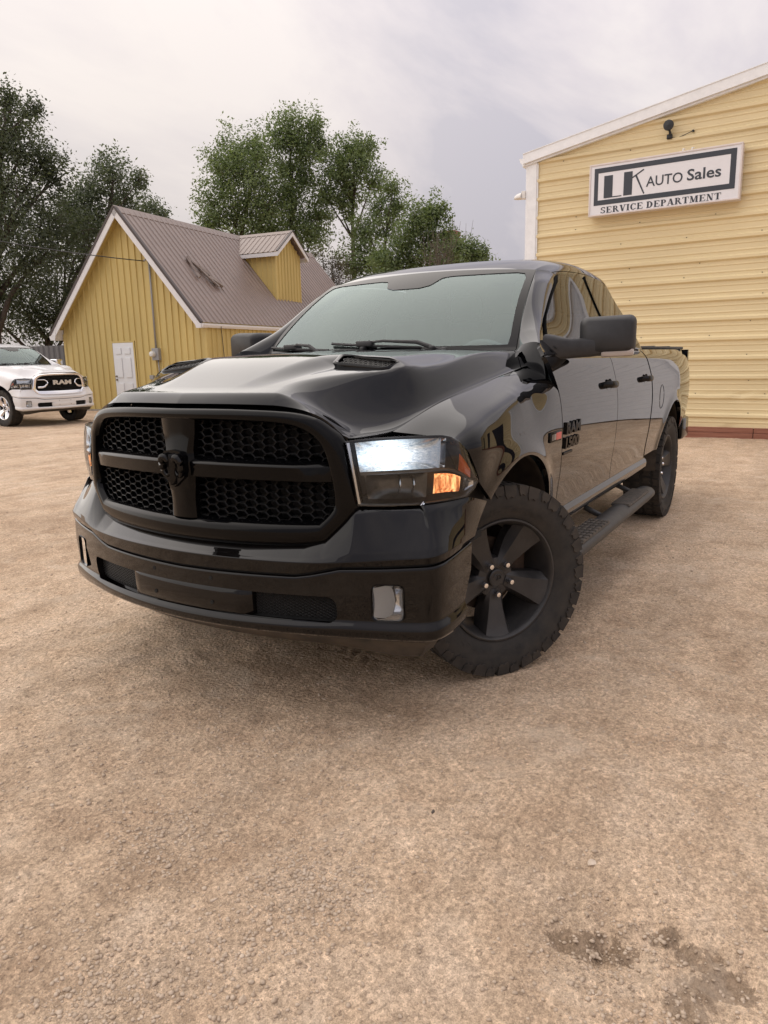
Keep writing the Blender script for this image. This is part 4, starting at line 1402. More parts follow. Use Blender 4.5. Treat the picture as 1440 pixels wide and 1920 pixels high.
def lit(name, c1, c2, e1, e2, scale, streak=(1, 1, 1), cen=None, rad=None):
    """glowing reflector bowl: bright facets over darker ones, brightest round the bulb"""
    m, t, out = mat_new(name)
    tc = N(t, 'TexCoord'); mp = N(t, 'Mapping')
    mp.inputs['Scale'].default_value = streak
    Lk(t, tc.outputs['Object'], mp.inputs[0])
    nz = N(t, 'TexNoise', i_Scale=scale, i_Detail=4.0, i_Roughness=0.7)
    Lk(t, mp.outputs[0], nz.inputs['Vector'])
    rp = ramp(t, [(0.35, c1), (0.62, c2)]); Lk(t, nz.outputs[0], rp.inputs[0])
    mr = N(t, 'MapRange'); mr.inputs[1].default_value = 0.35; mr.inputs[2].default_value = 0.65
    mr.inputs[3].default_value = e1; mr.inputs[4].default_value = e2
    Lk(t, nz.outputs[0], mr.inputs[0])
    es = mr.outputs[0]
    if cen:
        ab = N(t, 'VectorMath', operation='ABSOLUTE'); Lk(t, tc.outputs['Object'], ab.inputs[0])
        sb = N(t, 'VectorMath', operation='SUBTRACT'); Lk(t, ab.outputs[0], sb.inputs[0]); sb.inputs[1].default_value = cen
        ml = N(t, 'VectorMath', operation='MULTIPLY'); Lk(t, sb.outputs[0], ml.inputs[0]); ml.inputs[1].default_value = rad
        ln = N(t, 'VectorMath', operation='LENGTH'); Lk(t, ml.outputs[0], ln.inputs[0])
        fo = math_n(t, 'POWER', 2.718, math_n(t, 'MULTIPLY', math_n(t, 'MULTIPLY', ln.outputs['Value'], ln.outputs['Value']), -1.0))
        es = math_n(t, 'MULTIPLY', es, fo)
    p = N(t, 'BsdfPrincipled')
    p.inputs['Metallic'].default_value = 0.8; p.inputs['Roughness'].default_value = 0.25
    Lk(t, mixc(t, .5, rp.outputs[0], (.06, .06, .06)), p.inputs['Base Color']); Lk(t, rp.outputs[0], p.inputs['Emission Color'])
    Lk(t, es, p.inputs['Emission Strength'])
    Lk(t, p.outputs[0], out.inputs[0])
    return m


M_LIT = lit('lit_reflector', (0.66, 0.78, 0.90), (0.95, 0.98, 1.0), 0.9, 2.3, 70, (1, 1, 3.2), (.70, .775, 1.03), (9, 13, 24))
M_AMBER = lit('lit_amber', (0.75, 0.16, 0.03), (1.0, 0.50, 0.20), 0.05, 1.3, 22, (1.5, 3.4, 0.35))

# ---- shared body curves (metres; x forward from the front axle, y to the driver's side, z up)
side_z = Spl([.48, .56, .66, .735, .82, .92, 1.02, 1.12, 1.21, 1.29, 1.35, 1.39],
             [.925, .958, .975, .988, 1.003, 1.014, 1.019, 1.016, 1.006, .986, .958, .915])
ARF = (0.0, .487, .467)
ARR = (-3.57, .487, .49)


def flare(x, z):
    o = 0
    for cx, cz, r in (ARF, ARR):
        d = np.hypot(x - cx, z - cz) - r
        o = o + .014 * np.exp(-(np.maximum(d, 0) / .055) ** 2) * (z > .3)
    return o


tap_f = Spl([.05, .2, .3, .415, .47, .54, .61, .70], [0, .003, .009, .022, .042, .062, .083, .11])


def taper(x):
    x = np.asarray(x, float)
    return tap_f(np.maximum(x, .05)) + .05 * np.clip((-3.75 - x) / .9, 0, 2) ** 2 + .09 * np.clip((-4.58 - x) / .14, 0, 1.2) ** 2.2


def side_y(x, z):
    return side_z(z) - taper(x) + flare(x, z)


def S_side(x, z):
    return np.stack([x, side_y(x, z), z], -1)


HC_x = [-.75, -.60, -.50, -.46, -.43, -.40, -.36, -.09, .22, .45, .612, .72]
fen_y0 = Spl(HC_x, [.857, .857, .857, .857, .857, .857, .857, .832, .80, .768, .742, .72])
fen_z0 = Spl(HC_x, [1.318, 1.314, 1.310, 1.308, 1.306, 1.304, 1.300, 1.262, 1.21, 1.152, 1.102, 1.08])
cut_y = Spl([-.56, -.384, -.09, .22, .45, .612, .72, .80, .87, .95], [.868, .857, .832, .80, .768, .742, .70, .662, .61, .55])
cut_z = Spl([-.56, -.384, -.09, .22, .45, .612, .72, .80, .95], [1.33, 1.305, 1.262, 1.21, 1.152, 1.102, 1.092, 1.088, 1.085])
zcen = Spl([-.60, -.45, -.1, .2, .42, .6, .75, .85, .95], [1.414, 1.411, 1.405, 1.396, 1.381, 1.337, 1.288, 1.257, 1.228])
hood_q0 = Spl([-.45, .0, .30, .42, .52, .64, .75, .85, .95], [.905, .895, .875, .82, .69, .56, .54, .64, .78])
hf = Spl([0, .3, .5, .58, .64, .67, .70, .742, .80], [.934, .904, .852, .823, .797, .775, .71, .615, .50])


def hood_mask(x, y):
    y = np.abs(y)
    yd = np.interp(x, [.30, .42, .8, .95], [.345, .33, .215, .17])
    m1 = 1 - sstep(yd - .04, yd + .085, y)
    m2 = (1 - sstep(.575, .72, y)) * (1 - sstep(.345, .44, x))
    return 1 - (1 - m1) * (1 - m2)


def hood_z(x, y, raw=False):
    x = np.asarray(x, float); y = np.asarray(y, float)
    yc = cut_y(x); q = np.abs(y) / yc
    dep = .036 * (1 - sstep(.42, .88, x)) * sstep(-.25, .30, x)
    zt = zcen(x) - dep - (.010 + .006 * sstep(-.1, .3, x)) * (y / .5) ** 2 + dep * hood_mask(x, y)
    d = hf(np.abs(y)) - x
    zt = zt - np.where(q < .95, .036 * np.clip(1 - d / .045, 0, 1.3) ** 1.6, 0)
    D = 1 - sstep(hood_q0(x), 1.0, q)
    zc = cut_z(x)
    z = zc + (zt - zc) * D
    if raw: return z
    return z + HCOR(np.abs(y)) * np.clip(1 - d / .12, 0, 1.2) ** 1.6


_hy = np.linspace(0, .70, 36)
_ze = Spl([0, .3, .45, .52, .58, .625, .655, .68, .74], [1.209, 1.207, 1.200, 1.190, 1.166, 1.128, 1.096, 1.092, 1.100])

_hc = _ze(_hy) - hood_z(hf(_hy), _hy, True)
HCOR = lambda y: np.interp(y, _hy, _hc)


def S_fender(x, t):
    """section from the hood cut over the shoulder and down the side"""
    x = np.asarray(x, float); t = np.asarray(t, float)
    y0 = fen_y0(x); z0 = fen_z0(x)
    tp = taper(x)
    kk = 1 - sstep(-.45, -.1, x)
    ctrl = [(y0, z0), (y0 + .035, z0 - .008), (np.minimum(.945, y0 + .115) - tp * .35, z0 - .035), (.992 + .012 * kk - tp, np.minimum(1.19 + .03 * kk, z0 - .06)),
            (1.019 - tp, 1.06 + 0 * x), (1.018 - tp, .95 + 0 * x), (1.006 - tp, .84 + 0 * x), (.988 - tp, .735 + 0 * x), (.975 - tp, .66 + 0 * x), (.95 - tp, .54 + 0 * x)]
    B = bspl_basis(len(ctrl), 3, t)
    Y = sum(B[:, i] * c[0] for i, c in enumerate(ctrl)); Z = sum(B[:, i] * c[1] for i, c in enumerate(ctrl))
    Yf = Y + flare(x, Z)
    bl = (1 - sstep(-.46, -.12, x)) * (1 - sstep(1.17, 1.26, Z))
    return np.stack([x, Yf + (side_y(x, Z) - Yf) * bl, Z], -1)


door_f = Spl([.45, .6, .8, 1.0, 1.14, 1.20, 1.25, 1.32, 1.38, 1.42, 1.5], [-.63, -.60, -.56, -.522, -.495, -.475, -.455, -.43, -.43, -.446, -.50])
door_b = Spl([.45, .64, .71, .9, 1.07, 1.18, 1.33, 1.45, 1.6, 1.87], [-1.70, -1.67, -1.645, -1.61, -1.60, -1.585, -1.58, -1.62, -1.68, -1.79])
door_e = Spl([.45, .55, .70, .9, 1.07, 1.2, 1.36, 1.45, 1.6, 1.75, 1.87], [-2.72, -2.69, -2.65, -2.62, -2.615, -2.60, -2.57, -2.555, -2.53, -2.46, -2.33])
bed_f = lambda z: door_e(np.minimum(z, 1.36)) - .028

# greenhouse section
GHC = [(.962, 1.355), (.952, 1.39), (.888, 1.505), (.806, 1.65), (.722, 1.82), (.668, 1.918), (.52, 1.945), (.26, 1.955), (0, 1.957)]
roof_dz = Spl([-.4, -.8, -1.03, -1.15, -1.3, -1.6, -1.9, -2.3, -2.55, -2.7], [-.25, -.18, -.108, -.075, -.044, -.012, 0, -.014, -.045, -.085])
_gx = lin([0, .10, .2, .3, .4, .48, .54, .60, .65], [-.40, -.44, -.60, -.80, -1.03, -1.24, -1.31, -1.22, -1.104])


def gh_xf(t):
    s = np.clip(gh_sec(np.atleast_1d(t))[:, 0] / .668, 0, 1)
    return np.where(np.asarray(t) >= .65, -1.104 + .065 * (1 - s * s), _gx(t))


def gh_sec(t):
    B = bspl_basis(len(GHC), 3, np.asarray(t, float))
    return B @ np.array(GHC)


def S_gh(u, t):
    """u 0..1 from windscreen side to the back of the cab, t 0..1 belt to roof centre"""
    u = np.asarray(u, float); t = np.asarray(t, float)
    s = gh_sec(t)
    xf = gh_xf(t)
    xr = -2.66 + .10 * np.clip((s[:, 1] - 1.36) / .59, 0, 1) ** 2
    x = xf + (xr - xf) * u
    k = (s[:, 1] - 1.355) / .60
    z = s[:, 1] + roof_dz(x) * k
    # the roof skin runs down to the top edge of the windscreen
    q = np.clip(s[:, 0] / .668, 0, 1)
    zt = 1.817 + .026 * (1 - q * q)
    z0 = s[:, 1] + roof_dz(xf) * k
    z = z + (zt - z0) * sstep(.56, .65, t) * np.clip(1 - u / .22, 0, 1) ** 1.8
    y = s[:, 0] - .07 * np.clip((-2.42 - x) / .24, 0, 1) ** 2
    return np.stack([x, y, z], -1)


def offs(S, d, flip=1):
    def f(u, v):
        e = 1e-3
        a = S(u + e, v) - S(u - e, v); b = S(u, v + e) - S(u, v - e)
        n = np.cross(a, b); n /= np.linalg.norm(n, axis=1)[:, None] + 1e-12
        return S(u, v) + n * d * flip
    return f


WIN_F = [(-.60, 1.405), (-.63, 1.44), (-1.27, 1.775), (-1.34, 1.80), (-1.70, 1.828), (-1.735, 1.80), (-1.64, 1.405)]
WIN_R = [(-1.745, 1.405), (-1.835, 1.80), (-1.87, 1.83), (-2.22, 1.822), (-2.30, 1.79), (-2.43, 1.60), (-2.475, 1.43), (-2.46, 1.405)]

# bumper --------------------------------------------------------------
_bp = [(.985 - .27 * y * y, y) for y in np.linspace(0, .90, 22)] + [(.746, .940), (.720, .969), (.676, .985), (.60, .993), (.50, .9945), (.40, .995), (.30, .996)]
_bp = np.array(_bp)
_bl = np.r_[0, np.cumsum(np.linalg.norm(np.diff(_bp, axis=0), axis=1))]
BL = _bl[-1]
_bx, _by = Spl(_bl, _bp[:, 0]), Spl(_bl, _bp[:, 1])


def s_of_y(y):
    return float(np.interp(y, _bp[:22, 1], _bl[:22]))


def s_of_x(x):
    return float(np.interp(-x, -_bp[22:, 0], _bl[22:]))


BK = [0, s_of_y(.3), s_of_y(.52), s_of_y(.60), s_of_y(.70), s_of_y(.82), _bl[23], _bl[24], s_of_x(.56), s_of_x(.47), s_of_x(.32)]
b_ztop = lin(BK, [.70, .70, .708, .735, .850, .850, .851, .852, .854, .856, .815])
b_itop = Spl(BK, [.085, .083, .08, .08, .079, .090, .112, .090, .042, .014, .006])
b_zr = Spl(BK, [.660, .660, .660, .662, .668, .678, .69, .695, .70, .705, .705])
b_zs = lin([0, s_of_y(.5), s_of_y(.56), s_of_y(.66), s_of_y(.82), _bl[24], s_of_x(.45), s_of_x(.3)], [.606, .612, .622, .646, .652, .664, .694, .70])
b_zb = Spl(BK, [.383, .384, .384, .383, .381, .377, .375, .378, .39, .405, .42])


def b_frame(s):
    x = _bx(s); y = _by(s); e = 1e-3
    dx = _bx(s + e) - _bx(s - e); dy = _by(s + e) - _by(s - e)
    l = np.hypot(dx, dy)
    return x, y, dy / l, -dx / l


def S_bump_up(s, t):
    """upper bevel: t 0 back edge under lamps .. 1 step line"""
    s = np.asarray(s, float); a = np.abs(s); t = np.asarray(t, float)
    zt, it, zr, zs = b_ztop(a), b_itop(a), b_zr(a), b_zs(a) + .004
    inset = np.interp(t, [0, .12, .62, .74, 1.0], [1.0, .80, .10, .0, .0])
    k = np.interp(t, [0, .12, .62, .74, 1.0], [0, .10, .86, 1.0, 2.0])
    zz = np.where(k <= 1, zt + (zr - zt) * np.clip(k, 0, 1), zr + (zs - zr) * np.clip(k - 1, 0, 1))
    x, y, nx, ny = b_frame(a)
    i = it * inset + np.where(k > 1, .004 * (k - 1), 0)
    # shallow trough behind the ridge in front of the grille
    w_ = 1 - sstep(BK[3], BK[4], a)
    zz = zz + w_ * np.interp(t, [0, .12, .3, .6], [-.02, .012, .008, 0])
    return np.stack([x - nx * i, (y - ny * i) * np.sign(s + 1e-12), zz], -1)


def S_bump_lo(s, t):
    s = np.asarray(s, float); a = np.abs(s); t = np.asarray(t, float)
    zs, zb = b_zs(a) - .006, b_zb(a)
    i = np.interp(t, [0, .04, .10, .4, .72, .82, .93, 1.0], [.03, .013, .007, .004, .012, -.004, .0, .05])
    k = np.interp(t, [0, .04, .10, .4, .72, .82, .93, 1.0], [0, .004, .03, .36, .74, .84, .97, 1.06])
    x, y, nx, ny = b_frame(a)
    return np.stack([x - nx * i, (y - ny * i) * np.sign(s + 1e-12), zs + (zb - zs) * k], -1)


b_rear = lin([.25, .30, .40, .471, .578, .694, .76, .817, .86], [.545, .542, .538, .511, .475, .458, .40, .325, .30])


def xg(y):
    return .937 - .30 * np.asarray(y, float) ** 2


G_OUT = [(0, 1.200), (.15, 1.200), (.3, 1.198), (.47, 1.189), (.56, 1.168), (.615, 1.130), (.655, 1.085), (.678, .99), (.697, .875), (.688, .832), (.61, .742), (.575, .716), (.45, .702), (.2, .696), (0, .695)]
G_IN = [(0, 1.150), (.15, 1.150), (.3, 1.148), (.45, 1.138), (.525, 1.115), (.568, 1.08), (.588, 1.04), (.605, .97), (.614, .89), (.606, .845), (.572, .807), (.545, .799), (.42, .796), (.2, .794), (0, .793)]


def dens(pts, k=4):
    P = np.array(pts, float); n = len(P); out = []
    for i in range(n - 1):
        p0, p1, p2, p3 = P[max(i - 1, 0)], P[i], P[i + 1], P[min(i + 2, n - 1)]
        if i == 0: p0 = p1 * [1, 1] + (p1 - p2) * [1, 0]
        for j in range(k):
            t = j / k
            out.append(.5 * ((2 * p1) + (-p0 + p2) * t + (2 * p0 - 5 * p1 + 4 * p2 - p3) * t * t + (-p0 + 3 * p1 - 3 * p2 + p3) * t ** 3))
    out.append(P[-1])
    return np.array(out)


def full_loop(half):
    """y>=0 half outline (top centre to bottom centre) -> closed loop"""
    r = [tuple(p) for p in half]
    l = [(-a, b) for a, b in r[1:-1]][::-1]
    return r + l


# headlamp ------------------------------------------------------------
HL_T = Crv([(.806, .664, 1.086), (.765, .745, 1.095), (.70, .84, 1.099), (.62, .91, 1.097), (.54, .952, 1.083), (.47, .974, 1.02), (.415, .992, .918)])
HL_B = Crv([(.792, .70, .856), (.745, .785, .853), (.68, .865, .852), (.60, .925, .852), (.53, .958, .854), (.465, .98, .862), (.415, .993, .905)])


def S_lamp(s, t):
    s = np.asarray(s, float); t = np.asarray(t, float)
    a = HL_T(s); b = HL_B(s)
    P = a + (b - a) * t[:, None]
    bul = .016 * 4 * t * (1 - t) * (1 - s ** 6)
    return P + np.stack([bul * .75, bul * .6, 0 * bul], -1)


# windscreen ------------------------------------------------------------
def S_ws(s, t):
    s = np.asarray(s, float); t = np.asarray(t, float)
    c = 1 - s * s
    b = np.stack([-.545 + .17 * c, .772 * s, 1.400 - .012 * c], -1)
    a = np.stack([-1.104 + .065 * c, .668 * s, 1.815 + .026 * c], -1)
    P = b + (a - b) * t[:, None]
    q = .030 * 4 * t * (1 - t) * np.where(t > 0, 1, 0)
    return P + np.stack([q * .6, 0 * q, q * .8], -1)


_E = lambda t: S_ws(np.ones_like(t), t)
_ft = np.linspace(.0, .566, 40)
_fp = S_gh(np.zeros(40), _ft)
_F = lambda t: np.stack([np.interp(1.372 + (float(_fp[-1, 2]) - 1.372) * (np.asarray(t) + .10) / 1.10, _fp[:, 2], _fp[:, i]) for i in range(3)], -1)



def S_pillar(w_, t):
    w_ = np.asarray(w_, float); t = np.asarray(t, float)
    a = _E(t); b = _F(t)
    P = a + (b - a) * w_[:, None]
    q = .030 * (1 - (2 * w_ - 1) ** 2) ** .8 * (1 - .75 * sstep(.75, 1.0, t))
    return P + np.stack([q * .55, q * .62, q * .55], -1)


def arc_letters(mb, body, r0, h, a_mid, span, face_y):
    V, F = text_polys(body, 1.0, 0.02)
    lo = V.min(0); hi = V.max(0)
    A = (V - lo) / (hi - lo)
    n = len(A)

    def pos(a, b, d):
        th = a_mid + (a - 0.5) * span
        rr = r0 + b * h
        return (rr * math.cos(th), face_y(rr) + d, rr * math.sin(th))
    mb.add([pos(a, b, .0022) for a, b in A], [f for f in F])


def make_wheel_meshes():
    """wheel pointing its outer face to +y, centre at the origin; returns meshes"""
    out = {}
    # tyre carcass ----------------------------------------------------
    prof = [(.262, .098), (.272, .112), (.285, .118), (.31, .131), (.335, .139), (.36, .141), (.378, .141), (.397, .139), (.408, .131), (.4135, .06), (.4135, 0)]
    prof = prof + [(r, -h) for r, h in prof[:-1][::-1]]
    mb = MB(); mb.lathe(prof, 72, lambda x, y, h: (x, h, y))
    fy = lin([p[0] for p in prof[:9]], [p[1] for p in prof[:9]])
    arc_letters(mb, 'BFGoodrich', .300, .028, R(-78), R(62), lambda r: float(fy(r)))
    arc_letters(mb, 'All-Terrain', .300, .028, R(95), R(66), lambda r: float(fy(r)))
    V, F = mb.V, mb.F
    me = mesh('tyre', V, F, M_RUB, smooth=True, angle=40)
    bm = bmesh.new(); bm.from_mesh(me); bmesh.ops.recalc_face_normals(bm, faces=bm.faces[:]); bm.to_mesh(me); bm.free()
    out['tyre'] = me
    # tread blocks ------------------------------------------------------
    rnd = random.Random(5)
    mb = MB()

    def block(pts, r0=.404, r1=.420):
        # pts: (angle, y) loop
        n = len(pts)
        lo = [(r0 * math.cos(a), y, r0 * math.sin(a)) for a, y in pts]
        cx = sum(a for a, _ in pts) / n; cy = sum(y for _, y in pts) / n
        hi = [(r1 * math.cos(cx + (a - cx) * .95), cy + (y - cy) * .95, r1 * math.sin(cx + (a - cx) * .95)) for a, y in pts]
        mb.add(lo + hi, [tuple(range(2 * n - 1, n - 1, -1))] + [(i, (i + 1) % n, (i + 1) % n + n, i + n) for i in range(n)])
    NB = 40
    da = 2 * math.pi / NB
    for k in range(NB):
        a = k * da
        j = rnd.uniform(-.01, .01)
        for sgn in (1, -1):
            o = 0 if sgn > 0 else da * .5
            # shoulder lug wraps on to the sidewall
            A0, A1 = a + o - da * .468 + j * .3, a + o + da * .468 + j * .3
            y0, y1 = sgn * .086, sgn * .139
            z_ = da * (.16 if k % 2 else -.05)
            block([(A0, y0), (A0 + da * .30, y0 + sgn * .012), (A1, y0), (A1 + z_ * .3, sgn * .112), (A1 - da * .06, y1), (A0 + z_, y1), (A0 + da * .02, sgn * .112)])
            ex = .0 if k % 2 else .012
            lo = []
            for (aa, rr, yy) in ((A0 + z_, .4185, .1375), (A1 - da * .06, .4185, .1375), (A1 - da * .05, .392 - ex, .1415), (A1 - da * .28, .378 - ex, .1425), ((A0 + A1) / 2, .384 - ex, .1425), (A0 + z_ + da * .16, .374 - ex, .1425), (A0 + z_ + da * .02, .392 - ex, .1415)):
                lo.append((aa, rr, yy))
            top = [(r * math.cos(aa), sgn * (yy + .004), r * math.sin(aa)) for aa, r, yy in lo]
            bot = [((r - .004) * math.cos(aa), sgn * (yy - .012), (r - .004) * math.sin(aa)) for aa, r, yy in lo]
            m5 = len(top)
            mb.add(top + bot, [tuple(range(m5))] + [(i, (i + 1) % m5, (i + 1) % m5 + m5, i + m5) for i in range(m5)])
            # inner interlocking blocks
            b0 = a + o + da * .25
            yA, yB = sgn * .008, sgn * .076
            block([(b0 - da * .36, yA), (b0 - da * .05, yA + sgn * .012), (b0 + da * .30, yA), (b0 + da * .40, (yA + yB) / 2), (b0 + da * .22, yB), (b0 - da * .12, yB - sgn * .014), (b0 - da * .44, yB)])
    me = mesh('tyre_tread', mb.V, mb.F, M_TREAD)
    bm = bmesh.new(); bm.from_mesh(me); bmesh.ops.recalc_face_normals(bm, faces=bm.faces[:]); bm.to_mesh(me); bm.free()
    out['tread'] = me
    # rim ---------------------------------------------------------------
    mb = MB()
    pr = [(.256, -.11), (.262, .085), (.272, .108), (.270, .118), (.263, .119), (.256, .112), (.250, .098), (.236, .05), (.228, .0), (.226, -.10)]
    mb.lathe(pr, 64, lambda x, y, h: (x, h, y))
    # hub disc
    hp = [(.0, .062), (.034, .062), (.038, .055), (.060, .058), (.088, .052), (.094, .035), (.094, -.02)]
    mb.lathe(hp, 40, lambda x, y, h: (x, h, y))
    for k in range(5):
        th = R(-90 + 72 * k)
        ct, st = math.cos(th), math.sin(th)

        def tr(r, w_, h):
            return (r * ct - w_ * st, h, r * st + w_ * ct)
        # stations along the spoke: radius, half-width, face height, edge height, flat half-width
        stn = [(.050, .034, .060, .054, .022), (.085, .044, .063, .050, .028), (.12, .051, .070, .044, .033), (.16, .060, .079, .042, .040), (.20, .069, .088, .050, .048), (.232, .077, .097, .066, .056), (.256, .083, .108, .090, .062)]
        rs = []
        for r, w_, hf, he, fl in stn:
            sk = .010 * (r - .05) / .2
            rs.append([tr(r, -w_, he - .05), tr(r, -w_, he), tr(r, -fl + sk, hf), tr(r, fl + sk, hf), tr(r, w_, he), tr(r, w_, he - .05)])
        mb.rings(rs, close=True, cap0=True, cap1=True)
    me = mesh('rim', mb.V, mb.F, M_RIM, smooth=True, angle=28)
    bm = bmesh.new(); bm.from_mesh(me); bmesh.ops.recalc_face_normals(bm, faces=bm.faces[:]); bm.to_mesh(me); bm.free()
    me.set_sharp_from_angle(angle=R(28))
    out['rim'] = me
    # lug nut, cap, brake disc -------------------------------------------
    mb = MB()
    mb.lathe([(.0165, .0), (.0165, .006)], 14, lambda x, y, h: (x, h, y))
    mb.lathe([(.0115, .0), (.0115, .020), (.0085, .026), (.0, .0275)], 8, lambda x, y, h: (x, h, y))
    out['lug'] = mesh('lug_nut', mb.V, mb.F, M_CHROME, smooth=True, angle=35)
    mb = MB(); mb.lathe([(.034, .0), (.034, .008), (.030, .011), (.0, .011)], 28, lambda x, y, h: (x, h, y))
    for a in (R(60), R(120)):
        c = (.012 * math.cos(a), .002)
        mb.tube([(c[0] + .009 * math.cos(t), .0125, .004 + .010 * math.sin(t)) for t in np.linspace(R(-60) + a, a + R(200), 9)], .0022, 5)
    out['cap'] = mesh('hub_cap', mb.V, mb.F, M_RIM, smooth=True, angle=35)
    mb = MB(); mb.lathe([(.06, -.03), (.165, -.03), (.165, -.055), (.06, -.055)], 40, lambda x, y, h: (x, h, y))
    mb.bbox((-.20, -.09, -.06), (-.11, .0, .12), .012)
    mb.lathe([(.0, .02), (.055, .02), (.06, -.03)], 24, lambda x, y, h: (x, h, y))
    out['brake'] = mesh('brake_disc', mb.V, mb.F, M_RUST, smooth=True, angle=35)
    return out


WHEEL = make_wheel_meshes()


def add_wheel(root, loc, rz, roll=0.0, chrome=False, simple=False):
    w = link('wheel', WHEEL['rim'] if not chrome else WHEEL['rim_c'], root)
    w.matrix_local = Matrix.Translation(loc) @ Matrix.Rotation(rz, 4, 'Z') @ Matrix.Rotation(roll, 4, 'Y')
    link('tyre', WHEEL['tyre'], w)
    link('tyre_tread', WHEEL['tread'], w)
    if simple:
        return w
    for k in range(5):
        a = R(-90 + 72 * k)
        l = link('lug_nut', WHEEL['lug'], w)
        l.location = (.071 * math.cos(a), .062, .071 * math.sin(a)); l.scale = (1.2, 1.0, 1.2)
    c = link('hub_cap', WHEEL['cap'], w); c.location = (0, .060, 0); c.scale = (1.15, 1, 1.15)
    link('brake_disc', WHEEL['brake'], w)
    return w


WHEEL['rim_c'] = WHEEL['rim'].copy(); WHEEL['rim_c'].materials[0] = M_CHROME


def pair(name, skins, mat, root):
    """driver's-side part and its mirror image"""
    if not isinstance(skins, (list, tuple)): skins = [skins]
    a = skin_obj(name, skins, mat, root)
    b = skin_obj(name, [s.mirror() for s in skins], mat, root)
    return a, b


def mirror_mb(mb):
    o = MB(); o.V = [(x, -y, z) for x, y, z in mb.V]; o.F = [f[::-1] for f in mb.F]; o.M = list(mb.M)
    return o


